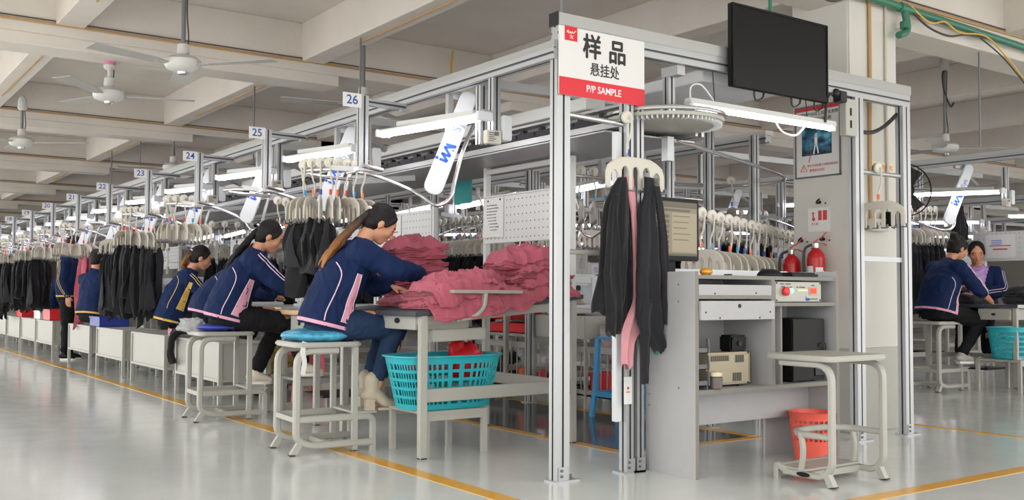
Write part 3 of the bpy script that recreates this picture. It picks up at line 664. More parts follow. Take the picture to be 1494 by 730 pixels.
for a in (
    ('pink garment spread flat at the front edge before the worker', .12, 1.58, .36, .40, 0, .035, 11, .1),
    ('lowest pink garment of the stack at the near table corner', .04, 1.07, .46, .40, 0, .042, 12, .05),
    ('second pink garment from bottom at the near table corner', .05, 1.08, .44, .38, .040, .038, 13, -.08),
    ('third pink garment from bottom at the near table corner', .06, 1.08, .45, .37, .076, .038, 14, .12),
    ('topmost pink garment of the near left stack with a ridge', .10, 1.12, .40, .34, .112, .042, 15, -.15),
    ('lowest pink garment in the middle of the table heap', .40, 1.12, .42, .46, 0, .05, 16, .1),
    ('middle pink garment in the centre of the table heap', .36, 1.22, .44, .42, .047, .045, 17, -.12),
    ('upper pink garment in the centre of the table heap', .33, 1.25, .42, .36, .09, .045, 18, .2),
    ('lowest pink garment of the tall right stack', .70, 1.10, .42, .36, 0, .055, 19, -.05),
    ('second pink garment from bottom of the tall right stack', .70, 1.13, .40, .36, .053, .05, 20, .08),
    ('third pink garment from bottom of the tall right stack', .69, 1.15, .42, .36, .10, .05, 21, -.1),
    ('fourth pink garment from bottom of the tall right stack', .68, 1.17, .38, .36, .145, .05, 22, .1),
    ('topmost smooth pink garment of the tall right stack', .66, 1.20, .40, .38, .19, .075, 23, -.18),
): cloth_heap(a[0], a[1], a[2], a[3], a[4], TOP+a[5], a[6], a[7], a[8])
# ------------------------------------------------------------------ overhead hanger: wheel on the rail, bent rod, six-toothed clip comb (comb spreads along local x)
def comb_mesh():
    # flat moulded plate: arched top band, six rounded teeth, a clip on every tooth
    w = .19; tw = .024; st = (2*w-6*tw)/5; P = [(-w, -.115), (-w, -.045), (-w+.012, -.012), (-w+.05, .014), (-.10, .030), (-.03, .036), (.03, .036), (.10, .030), (w-.05, .014), (w-.012, -.012), (w, -.045), (w, -.115), (w-.006, -.128), (w-tw+.004, -.128), (w-tw, -.115)]
    for k in range(5):
        x1 = w-tw-k*(st+tw); x0 = x1-st; zt = -.030 if k in (0, 4) else -.006
        P += [(x1, zt-.025), (x1-st*.22, zt-.006), (x1-st*.5, zt), (x0+st*.22, zt-.006), (x0, zt-.025), (x0, -.115), (x0-.004, -.128), (x0-tw+.004, -.128)]
        if k < 4: P.append((x0-tw, -.115))
    m = M(); m.prism(P, (0, -.005, 0), (1, 0, 0), (0, 0, 1), -.010)
    m.rpath([V((x, 0, z)) for x, z in P[0:12]], .016, .008, V((0, 1, 0)))
    for k in range(6):
        x = -w+tw/2+k*(tw+st); m.box((x+.012, 0, -.136), (.045, .012, .008), 0, 1); m.box((x+.028, 0, -.125), (.012, .010, .022), 0, 1)
    return m
CM = None
HANG = {}
def hanger(label, loc, rz, tagc='orange', group=None, drop=.235, key=0):
    k = (tagc, key)
    if k not in HANG:
        t = thing('overhead_hanger', label, 'hanger', loc, rz, group)
        m = M().lathe([(.008, -.012), (.034, -.012), (.036, -.008), (.036, .004), (.030, .010), (.012, .012), (.009, .02)], 20, (0, 0, 0), V((1, 0, 0)))
        for f in range(len(m.f)): pass
        m.build('wheel', ['disc'], t, smooth=True, angle=35)
        M().lathe([(.026, -.03), (.028, -.03), (.028, -.012), (.02, -.012)], 16, (0, 0, 0), V((1, 0, 0))).build('wheel_hub', ['hub'], t, smooth=True)
        b = (.0, .02, -.015)[key % 3]
        M().tube(spline([(.022, 0, .004), (.024, 0, -.02), (.022, b*.4, -.10), (.004, b, -.15), (0, b*.5, -drop+.02), (0, 0, -drop+.005)], 4), .0065, 7).build('rod', ['ivory'], t, smooth=True)
        M().lathe([(.0095, -.02), (.0095, .015)], 8, (0, b*.4, -drop+.045)).build('colour_clip', [tagc], t, smooth=True)
        comb_mesh().xf(Mx.Translation((0, 0, -drop-.03))).build('comb', ['ivory', 'hub'], t, smooth=True, angle=50)
        HANG[k] = t; return t
    return dup(HANG[k], loc, rz, label, group)
# ------------------------------------------------------------------ hanging garment (origin at the clips, spreads along local x)
GM = {}
def garment_mesh(seed, L=.72, w=.13, d=.016, sl=.55, m_='black', folds=7, flare=1.25, sleeves=True):
    # clipped cloth: a thin double sheet that hangs in growing vertical pleats with an uneven hem
    rnd = random.Random(seed); m = M(); n = 44; rings = []; ph = rnd.uniform(0, 6); NR = 26; lean = rnd.uniform(-.05, .05); cut = rnd.uniform(.10, .26)*rnd.choice((-1, 1)); neck = rnd.uniform(.03, .07)
    for k in range(NR+1):
        t = k/NR; ww = w*(.80+.20*min(1, t*4))*(1+(flare-1)*t)*(1+.10*noise.noise(V((seed, 3, t*2.5)))); amp = (.010+.030*min(1, t*1.6))
        r = []
        for i in range(n):
            a = 2*pi*i/n; c, s = cos(a), sin(a); u = math.copysign(abs(c)**.7, c)
            x = ww*u+lean*t+.012*noise.noise(V((u*2, seed, t*5)))
            pl = sin(folds*u*1.4+ph+1.2*sin(2.2*t+ph))+.5*sin(folds*2.3*u+ph*2+3*t)
            y = d*(1+1.4*t)*s+amp*pl+.03*t*noise.noise(V((u*1.2, seed, t*1.5)))
            z = -L*t*(1+cut*u*t+(.10*sin(3.3*u+ph)+.05*sin(7*u+2*ph))*t)-neck*(1-u*u)*max(0, 1-t*6)-.012*noise.noise(V((u*5, s, t*9+seed)))
            r.append(V((x, y, z+.012)))
        rings.append(r)
    m.loft(rings)
    if sleeves:
        for sgn in (-1, 1):
            x0 = sgn*w*.75; kx = rnd.uniform(.9, 1.35); pts = spline([(x0*.8, -.01, -.01), (x0*kx, -.03*sgn, -.12), (x0*kx*1.08, -.035*sgn, -sl*.5), (x0*kx, -.03*sgn, -sl*.8), (x0*kx*.96, -.02*sgn, -sl*rnd.uniform(.95, 1.2))], 5); rr = []
            for q, p in enumerate(pts):
                t = q/(len(pts)-1); r = .042*(1-.35*t)*(.6+.4*min(1, t*5)); rr.append([p+V((r*cos(2*pi*i/14)*(1+.25*sin(3*2*pi*i/14+6*t)), r*.6*sin(2*pi*i/14)*(1+.3*noise.noise(V((i, t*7, seed)))), .014*sin(t*26+i*.6))) for i in range(14)])
            m.loft(rr)
    return m.mesh('hanging_garment', [m_], True, angle=80)
def sil(m, levels, y, th, folds=5, seed=1, amp=.014, sub=5):
    # one hanging cloth panel given by its outline: (height, left edge, right edge)
    P = spline([V((a, b, c)) for a, b, c in levels], sub); n = 40; rings = []
    for k, p in enumerate(P):
        t = k/(len(P)-1); z, x0, x1 = p; r = []
        for i in range(n):
            a = 2*pi*i/n; c, s = cos(a), sin(a); u = math.copysign(abs(c)**.75, c); x = (x0+x1)/2+(x1-x0)/2*u
            g = amp*min(1, .25+t*1.5)*min(1, (x1-x0)/.10); f = sin(folds*u*1.5+seed+1.5*sin(2.5*t+seed))+.6*sin(folds*2.6*u+seed*2+2*t)+.9*noise.noise(V((u*2, z*9, seed)))
            r.append(V((x+.006*noise.noise(V((u, z*14, seed+7))), y+th*s*(.5+.5*min(1, t*3))+g*f, z-.018*t*sin(u*4+seed)+.012*noise.noise(V((u*3, z*6, seed))))))
        rings.append(r)
    m.loft(rings); return m
def garment(label, loc, rz, kind, group=None, name='hanging_garment', sc_=1.):
    if kind not in GM: GM[kind] = garment_mesh(**KINDS[kind])
    o = bpy.data.objects.new(name, GM[kind]); COL.objects.link(o); o.location = loc; o.rotation_euler[2] = rz; o.scale = (sc_, sc_, sc_)
    return tag(o, label, 'garment', group)
KINDS = dict(
    b1=dict(seed=1, L=.62), b2=dict(seed=2, L=.72, w=.12, m_='black2', folds=5), b3=dict(seed=3, L=.54, w=.14, folds=8), b4=dict(seed=9, L=.78, w=.11, m_='black2', folds=6, flare=1.4), b5=dict(seed=15, L=.66, w=.10, folds=4, flare=1.7),
    s1=dict(seed=5, L=.36, w=.13, m_='black2', sl=.28), s2=dict(seed=6, L=.42, w=.12, m_='black', sl=.32), s3=dict(seed=16, L=.33, w=.14, m_='black', sl=.3, folds=5, flare=1.5),
    p1=dict(seed=7, L=.85, w=.11, m_='pink', folds=5, sl=.6), p2=dict(seed=8, L=.70, w=.12, m_='pink', folds=6, sl=.5))
# ------------------------------------------------------------------ station kit, in the coordinates of its mast (y = 0 at the mast)
RAIL = [(.10, 1.02, 1.76), (-.26, .96, 1.76), (-.42, .72, 1.755), (-.37, .46, 1.745), (-.22, .365, 1.73), (-.05, .33, 1.70), (.09, .16, 1.61), (.06, -.10, 1.52), (.04, -.245, 1.485), (.09, -.30, 1.53), (.12, -.30, 1.64), (.17, -.31, 1.82), (.25, -.33, 2.02)]
RS = spline(RAIL, 6)
def rail_at(s):
    # point and direction at arc fraction s of the storage part
    i = s*30; k = min(len(RS)-2, int(i)); p = RS[k].lerp(RS[k+1], i-k); return p, (RS[k+1]-RS[k]).normalized()
def mast(num, loc, rz=0, label=None, zoff=0., group=None):
    t = thing('station_mast', label, 'post', loc, rz, group)
    profile(M(), (-.36, 0, 1.71), (-.36, 0, 2.15), .055, .055).build('post', AL, t)
    m = M(); profile(m, (-.335, 0, 2.118), (-.045, .03, 2.118), .03, .045); m.bb((-.10, -.02, 2.085), (-.035, .02, 2.10)); m.build('arm', AL, t)
    m = M(); m.bb((-.40, -.03, 1.69), (-.25, .03, 1.712)); m.tube([(-.37, -.04, 1.72), (-.24, -.04, 1.70)], .013, 8); m.tube([(-.36, .0, 1.70), (-.36, .2, 1.70)], .012, 8); m.build('rail_clamp', ['chrome'], t, smooth=True)
    if num is not None:
        s = M().bb((-.508, -.034, 2.07), (-.385, -.030, 2.155)).build('number_sign', ['sign_white'], t)
        text('number', str(num), .078, 'num_blue', s, (-.447, -.0345, 2.112), FX, bold=.0008)
    return t
def logo_strokes(m, ox, oy, s, d=.0):
    # wavy blue mark: dot, short stroke, zigzag, dot   (x across the plate, y along the plate)
    P = lambda pts: [V((ox+a*s, d, oy+b*s)) for a, b in pts]
    return P
def lift_arm(label, loc, rz=0, group=None):
    t = thing('lift_arm', label, 'lifting arm', loc, rz, group)
    A, B = V((-.055, -.31, 1.545)), V((.125, -.45, 2.16)); wd = V((.86, -.51, 0)).normalized(); ax = (B-A).normalized(); wd = (wd-ax*wd.dot(ax)).normalized(); nz = wd.cross(ax).normalized()
    L = (B-A).length; hw = .060
    out = fillet([(-hw, 0, 0), (hw, 0, 0), (hw*.95, L, 0), (-hw*.7, L, 0)], .06, 6, True)
    th = .035; O = A+nz*(-th)
    m = M().prism([(p.x, p.y) for p in out], A-nz*0, wd, ax, th); pl = m.build('cover_plate', ['white'], t, bevel=.006, smooth=True)
    off = nz*-.0015 if nz.dot(V((-.58, -.81, 0))) < 0 else nz*(th+.0015)
    def S(pts, r, mm): mm.tube([A+off+wd*a+ax*b for a, b in pts], r, 6)
    m = M(); c = L*.42; fl_ = [(-.0075, -.001), (.0075, -.001), (.0075, .001), (-.0075, .001)]
    def S(pts): m.sweep([A+off+wd*a+ax*(c+b) for a, b in pts], fl_, nz)
    m.lathe([(.010, -.001), (.010, .001)], 14, A+off+wd*-.043+ax*(c-.060), nz); m.lathe([(.006, -.001), (.006, .001)], 12, A+off+wd*.034+ax*(c+.012), nz)
    S([(-.026, -.062), (.022, -.064)])
    S([(.024, -.062), (-.026, -.022)]); S([(-.026, -.026), (.030, -.028)]); S([(.030, -.026), (-.022, .016)]); S([(-.024, .012), (.040, .036)]); S([(-.020, .034), (.044, .040)])
    m.build('logo', ['blue_ink'], pl)
    mxr = Mx((wd, ax, wd.cross(ax))).transposed()
    rot = (mxr @ Mx.Rotation(R(90), 3, 'Z')).to_euler()
    text('writing', 'Sys', .075, 'grey_ink', pl, A+off*1.2+ax*(c+.17)+wd*.01, rot, bold=.0005)
    m = M(); p0 = B-ax*.02-nz*.0; q = V((0, .30, 0))
    m.bar(B+V((0, .04, -.03)), V((.02, -.36, 2.15)), .04, .05); m.rpath([B+V((.06, .05, -.05)), V((.30, -.30, 2.10)), V((.62, -.25, 2.0))], .05, .04); m.bar(A+ax*.3+V((.03, .05, 0)), B+V((.03, .05, -.05)), .03, .05)
    m.build('arm_frame', ['alu'], t)
    return t
def store_rail(label, loc, rz=0, group=None):
    t = thing('storage_rail', label, 'rail', loc, rz, group)
    M().tube(RS, .0135, 10).build('rail_tube', ['chrome'], t, smooth=True)
    M().bar((.08, 1.02, 1.745), (.55, .95, 1.80), .03, .04).build('rail_brace', ['alu'], t); M().bar((-.36, .0, 1.70), (-.36, .46, 1.76), .022, .03).build('rail_brace', ['alu'], t); return t
def lamp_set(label, loc, rz=0, group=None, boxes=True):
    t = thing('station_lamp', label, 'light', loc, rz, group)
    profile(M(), (0, -.90, 2.165), (0, -.90, 1.79), .05, .05).build('post', AL, t)
    p, q = V((-.10, -.92, 1.91)), V((-.10, .26, 1.965)); d = (q-p).normalized()
    m = M(); m.bar(p+V((.02, 0, .030)), q+V((.02, 0, .030)), .07, .012); m.bar(p+V((.02, .1, .05)), q+V((.02, -.2, .05)), .03, .03); m.build('batten', ['steel_w'], t, bevel=.003)
    M().tube([p+d*.03, q-d*.03], .0155, 10).build('lamp_tube', ['led'], t, smooth=True)
    M().tube([p+d*.10+V((.05, 0, .012)), q-d*.0+V((.05, 0, .012))], .0155, 10).build('lamp_tube', ['led'], t, smooth=True)
    m = M()
    for e in (p, q): m.box(e+V((.02, 0, .015)), (.10, .03, .05))
    m.build('end_cap', ['white'], t, bevel=.004)
    m = M(); m.bar((0, -.90, 1.95), (-.08, -.90, 1.955), .03, .02); m.build('bracket', ['alu'], t)
    if boxes:
        M().bb((.028, -.95, 1.80), (.09, -.87, 1.94)).build('junction_box', ['white'], t, bevel=.006)
        b = M().bb((-.075, -.945, 1.775), (.02, -.90, 1.85)).build('label_box', ['ivory'], t, bevel=.004)
        m = M()
        for k in range(5): m.bb((-.066, -.9465, 1.787+.011*k), (-.03+.012*(k % 2), -.945, 1.792+.011*k))
        m.bb((-.028, -.9465, 1.82), (-.0, -.945, 1.842)); m.build('label_print', ['hub'], b)
    return t
# ------------------------------------------------------------------ sewing table with machine
def sewing_table(label, loc, rz=0, group=None, x0=-.16, back=True):
    t = thing('sewing_table', label, 'table', loc, rz, group)
    M().bb((x0, -.48, .785), (x0+1.05, .55, .815)).build('table_top', ['top_grey'], t, bevel=.004)
    M().bb((x0-.012, -.48, .783), (x0, .55, .817)).build('wood_edge', ['wood'], t, bevel=.003)
    for x in (x0+.05, x0+1.0):
        for y in (-.43, .5): m = M().bb((x-.02, y-.02, .01), (x+.02, y+.02, .785)); m.bb((x-.022, y-.022, 0), (x+.022, y+.022, .012), 1); m.build('leg', ['steel', 'casters'], t, bevel=.003)
    m = M(); m.bb((x0+.05, -.44, .25), (x0+1., -.41, .30)); m.bb((x0+.05, .48, .25), (x0+1., .51, .30)); m.bb((x0+.5, -.42, .26), (x0+.54, .5, .30)); m.build('stretcher', ['steel'], t, bevel=.003)
    d = M().bb((x0-.005, -.40, .665), (x0+.36, -.08, .775)).build('drawer', ['steel'], t, bevel=.004)
    m = M().lathe([(.022, 0), (.022, .004)], 14, (0, 0, 0), V((-1, 0, 0))); m.xf(Mx.Diagonal((1, 1, .6, 1))); m.v = [(x+x0-.005, y-.24, z+.72) for x, y, z in m.v]; m.build('drawer_pull', ['cast'], d)
    M().bb((x0+.3, .0, .14), (x0+.7, .4, .16)).build('pedal', ['cast'], t, bevel=.004)
    if not back: return t
    for y in (-.45, .5): M().bb((x0+1.0, y, .80), (x0+1.035, y+.035, 1.62)).build('back_post', ['steel_w'], t)
    m = M().bb((x0+.995, -.42, 1.28), (x0+1.0, .5, 1.60)); p = m.build('pegboard', ['steel_w'], t); m = M()
    for i in range(18):
        for j in range(6): m.box((x0+.9945, -.39+.05*i, 1.31+.053*j), (.002, .008, .008))
    m.build('peg_hole', ['hub'], p)
    m = M(); m.bb((x0+.988, .05, 1.31), (x0+.990, .38, 1.57)); n = m.build('notice', ['paper'], t); m = M()
    for k in range(4): m.bb((x0+.9865, .20, 1.50-.02*k), (x0+.988, .32, 1.507-.02*k), 0)
    m.bb((x0+.9865, .10, 1.44), (x0+.988, .34, 1.45), 1); m.bb((x0+.9865, .14, 1.40), (x0+.988, .3, 1.415), 1); m.build('notice_writing', ['blue_ink', 'red_ink'], n)
    return t
def sewing_machine(label, loc, rz=0, group=None):
    t = thing('sewing_machine', label, 'sewing machine', loc, rz, group)
    M().bb((-.09, -.24, 0), (.09, .24, .03)).build('bed', ['white'], t, bevel=.008)
    m = M().bb((-.06, .12, .03), (.06, .24, .30)); m.bb((-.05, -.22, .21), (.05, .20, .31)); m.bb((-.05, -.24, .12), (.05, -.13, .31)); m.build('arm', ['white'], t, bevel=.02, seg=3)
    m = M().tube([(0, -.18, .13), (0, -.18, .035)], .006, 6); m.box((0, -.18, .036), (.03, .04, .006)); m.build('needle_bar', ['chrome'], t)
    M().lathe([(.02, 0), (.06, .005), (.062, .03), (.03, .035)], 18, (0, .24, .25), V((0, 1, 0))).build('hand_wheel', ['cast'], t, smooth=True)
    m = M(); m.tube([(.02, .05, .31), (.02, .05, .52), (.02, -.1, .52)], .004, 6); m.lathe([(.02, 0), (.026, .005), (.018, .09), (.012, .1)], 12, (.02, .05, .36)); m.build('thread_stand', ['steel'], t, smooth=True); return t
# ------------------------------------------------------------------ metal box bench the workers sit on
def box_bench(label, loc, rz=0, group=None):
    t = thing('box_bench', label, 'bench', loc, rz, group); X, Y0, Y1 = .40, -.33, .88
    M().bb((0, Y0, .505), (X, Y1, .525)).build('top', ['steel'], t, bevel=.003)
    m = M(); m.bb((.012, Y0+.03, .21), (.02, Y1-.03, .505)); m.bb((X-.02, Y0+.03, .21), (X-.012, Y1-.03, .505)); m.bb((.03, Y0+.012, .21), (X-.03, Y0+.02, .505)); m.bb((.03, Y1-.02, .21), (X-.03, Y1-.012, .505)); m.bb((.015, Y0+.015, .20), (X-.015, Y1-.015, .21)); m.build('box_panel', ['steel'], t)
    m = M(); m.bb((.0, Y0+.03, .19), (.03, Y1-.03, .215)); m.bb((X-.03, Y0+.03, .19), (X, Y1-.03, .215)); m.bb((.03, Y0, .19), (X-.03, Y0+.03, .215)); m.build('rail', ['steel'], t)
    for x in (.0, X-.034):
        for y in (Y0, Y1-.034): M().bb((x, y, 0), (x+.034, y+.034, .505)).build('leg', ['steel'], t, bevel=.003)
    return t

# ------------------------------------------------------------------ the long overhead rail of the front row and its chain conveyor
def long_rail(label, x, y0, y1, z0=2.14, cat='rail'):
    t = thing('overhead_rail', label, cat, (x, y0, z0)); L = y1-y0
    profile(M(), (0, 0, .04), (0, L, .04), .07, .06).build('rail_profile', AL, t)
    m = M().bb((-.030, 0, .066), (.06, L, .105)); m.build('rail_cover', ['alu_shine'], t)
    k = 0
    for i in range(int(L/1.55)+1):
        y = .75+1.55*i
        if y > L: break
        if y < 30:
            m = M(); profile(m, (.03, y, .0), (.03, y, -.34), .05, .05); m.bar((.03, y+.35, .03), (.03, y+.35, -.25), .035, .035); m.bar((.03, y, .02), (1.25, y, .03), .04, .05); m.build('drop_strut', AL, t)
    return t
def chain(label, x0, x1, y0, y1, z):
    t = thing('chain_conveyor', label, 'conveyor', (0, 0, 0))
    for x in (x0, x1):
        m = M().bb((x-.035, y0, z), (x-.015, y1, z+.035)); m.bb((x+.015, y0, z), (x+.035, y1, z+.035)); m.bb((x-.035, y0, z+.11), (x+.035, y1, z+.125)); m.build('track', ['alu_shine'], t)
        m = M().bb((x-.03, y0, z+.04), (x+.03, y1, z+.075)); y = y0
        while y < min(y1, 16): m.box((x, y, z+.085), (.035, .03, .03)); m.box((x-.02, y+.05, z+.06), (.03, .03, .02)); y += .19
        m.build('chain', ['cast'], t)
        M().bb((x-.07, y0+.25, z+.13), (x+.07, y1, z+.20)).build('track_cover', ['steel_w'], t, bevel=.004)
    M().bb((x0-.06, y0+.1, z-.02), (x1+.06, y1, z-.012)).build('trough_sheet', ['alu'], t)
    c = V(((x0+x1)/2, y0, z+.03)); r = (x1-x0)/2
    m = M().lathe([(.03, -.02), (r-.02, -.01), (r+.02, .01), (r+.045, .012), (r+.05, .03), (r+.02, .035), (.03, .035)], 48, c); m.build('turn_wheel', ['steel'], t, smooth=True, angle=30)
    m = M()
    for i in range(72):
        a = 2*pi*i/72; m.box(c+V(((r+.012)*cos(a), (r+.012)*sin(a), .004)), (.05, .006, .02), a)
    m.build('wheel_rib', ['white'], t)
    M().tube([c+V(((r+.05)*cos(a), (r+.05)*sin(a), .05)) for a in [2*pi*i/48 for i in range(48)]], .012, 8, closed=True).build('guide_ring', ['chrome'], t, smooth=True)
    return t
# ------------------------------------------------------------------ people: closed limb volumes fused into one continuous skin, clothes fused the same way over it
def capsule(m, pts, rad, n=14, sq=(1, 1), up=V((0, 0, 1)), sub=4):
    pts = [V(p) for p in pts]; N = len(pts)
    P = spline(pts, sub) if N > 2 else [pts[0].lerp(pts[1], i/sub) for i in range(sub+1)]
    Rr = []
    for i in range(len(P)):
        t = i/(len(P)-1)*(len(rad)-1); k = min(len(rad)-2, int(t)); a = t-k; a = a*a*(3-2*a); Rr.append(rad[k]*(1-a)+rad[k+1]*a)
    d0 = (P[1]-P[0]).normalized(); d1 = (P[-1]-P[-2]).normalized(); r0, r1 = Rr[0], Rr[-1]
    P = [P[0]-d0*r0*.9, P[0]-d0*r0*.55]+P+[P[-1]+d1*r1*.55, P[-1]+d1*r1*.9]; Rr = [r0*.35, r0*.8]+Rr+[r1*.8, r1*.35]
    rings = []; pu = None
    for i, p in enumerate(P):
        d = (P[min(i+1, len(P)-1)]-P[max(0, i-1)]).normalized()
        if pu is None: _, s, u = frame(d, up)
        else:
            u = pu-d*pu.dot(d); u = u.normalized() if u.length > 1e-5 else frame(d, up)[2]; s = d.cross(u)
        pu = u
        rings.append([p+s*(Rr[i]*sq[0]*cos(2*pi*j/n))+u*(Rr[i]*sq[1]*sin(2*pi*j/n)) for j in range(n)])
    return m.loft(rings)
def torso(m, rows, n=24):
    # rows: (centre, forward axis tilt vector, half depth, half width)
    rings = []
    for c, f, a, b in rows:
        c, f = V(c), V(f).normalized(); l = V((0, 1, 0))
        rings.append([c+f*(a*math.copysign(abs(cos(2*pi*j/n))**.85, cos(2*pi*j/n)))+l*(b*math.copysign(abs(sin(2*pi*j/n))**.85, sin(2*pi*j/n))) for j in range(n)])
    return m.loft(rings)
def fuse(m, name, mats, parent, vox=.01, it=4, wrinkle=0., ws=18., seed=0):
    me = m.mesh('tmp', mats); o = bpy.data.objects.new('tmp', me)
    r = o.modifiers.new('r', 'REMESH'); r.mode = 'VOXEL'; r.voxel_size = vox
    s = o.modifiers.new('s', 'SMOOTH'); s.factor = .5; s.iterations = it
    e = bake(o, name)
    e.name = name; e.materials.clear()
    for q in mats: e.materials.append(MT[q])
    if wrinkle:
        CO = [v.co.copy() for v in e.vertices]; NO = [v.normal.copy() for v in e.vertices]; fl = []
        for c, nn in zip(CO, NO):
            a = 1-2*abs(noise.noise(V((c.x*ws+seed, c.y*ws*.7, c.z*ws*.55)))); b = noise.noise(V((c.x*ws*.5, c.y*ws*.5+seed, c.z*ws*.5)))
            fl += list(c+nn*(wrinkle*(a*a*.8+b*1.2-.3)))
        e.vertices.foreach_set('co', fl)
    e.polygons.foreach_set('use_smooth', [True]*len(e.polygons)); e.update()
    o = bpy.data.objects.new(name, e); COL.objects.link(o); o.parent = parent; return o
def hand(m, w, d, nrm, side, s=1., curl=.5):
    # w wrist point, d finger direction, nrm palm normal (towards which fingers curl), side = direction of the thumb
    w, d, nrm, side = V(w), V(d).normalized(), V(nrm), V(side)
    nrm = (nrm-d*nrm.dot(d)).normalized(); side = d.cross(nrm)*(1 if d.cross(nrm).dot(side) > 0 else -1)
    for k in range(4):
        o = (k-1.5)*-.0195*s; b = w+d*.085*s+side*o; L = (.068, .078, .073, .058)[k]*s; pts = [w+d*.015*s+side*o*.7, b]; dd = d.copy(); p = b
        for q, f in enumerate((.45, .32, .25)):
            dd = (dd+nrm*curl*(.5+.25*k*.3)).normalized(); p = p+dd*L*f; pts.append(p)
        capsule(m, pts, [.0135*s, .012*s, .0095*s, .0088*s, .008*s], 8, sub=2)
    t = w+d*.025*s+side*.022*s; capsule(m, [t, t+(side*.8+d*.6+nrm*.3)*.030*s, t+(side*.7+d*1.2+nrm*.6)*.045*s], [.014*s, .011*s, .009*s], 8, sub=2)
    capsule(m, [w-d*.01, w+d*.045*s, w+d*.075*s], [.024*s, .032*s, .032*s], 12, sq=(1., .42) , up=nrm)
def mark_faces(o, test, mi):
    for p in o.data.polygons:
        if test(p.center, p.normal): p.material_index = mi
def piping(o, name, paths, r, m_, parent):
    # every path is a list of (inside point, outward direction): the line is laid where the outward ray leaves the cloth
    bv = BVHTree.FromPolygons([v.co for v in o.data.vertices], [p.vertices for p in o.data.polygons]); m = M()
    for pts in paths:
        A = spline([p for p, d in pts], 8); D = spline([V(d).normalized() for p, d in pts], 8); q = []
        for p, d in zip(A, D):
            d = d.normalized(); h = bv.ray_cast(p+d*.40, -d, .40)
            if h[0] is None: continue
            q.append(h[0]+d*.001)
        for _ in range(2): q = [q[0]]+[(q[i-1]+q[i]*2+q[i+1])/4 for i in range(1, len(q)-1)]+[q[-1]] if len(q) > 2 else q
        if len(q) > 1: m.tube(q, r, 6)
    return m.build(name, [m_], parent, smooth=True)
def patch(o, name, rows, mats, parent, closed):
    # a thin cloth inlay laid on the surface: rows of (inside point, outward direction)
    bv = BVHTree.FromPolygons([v.co for v in o.data.vertices], [p.vertices for p in o.data.polygons]); P = []
    for row in rows:
        r = []
        for p, d in row:
            h = bv.ray_cast(p+d*.45, -d, .45); r.append(h[0]+d*.0016 if h[0] is not None else None)
        good = [q for q in r if q is not None]
        if not good: return None
        P.append([q if q is not None else good[0] for q in r])
    n = len(P[0]); k = n if closed else n-1; m = M()
    m.add([q for r in P for q in r], [(i*n+j, i*n+(j+1) % n, (i+1)*n+(j+1) % n, (i+1)*n+j) for i in range(len(P)-1) for j in range(k)])
    return m.build(name, mats, parent, smooth=True, angle=80)
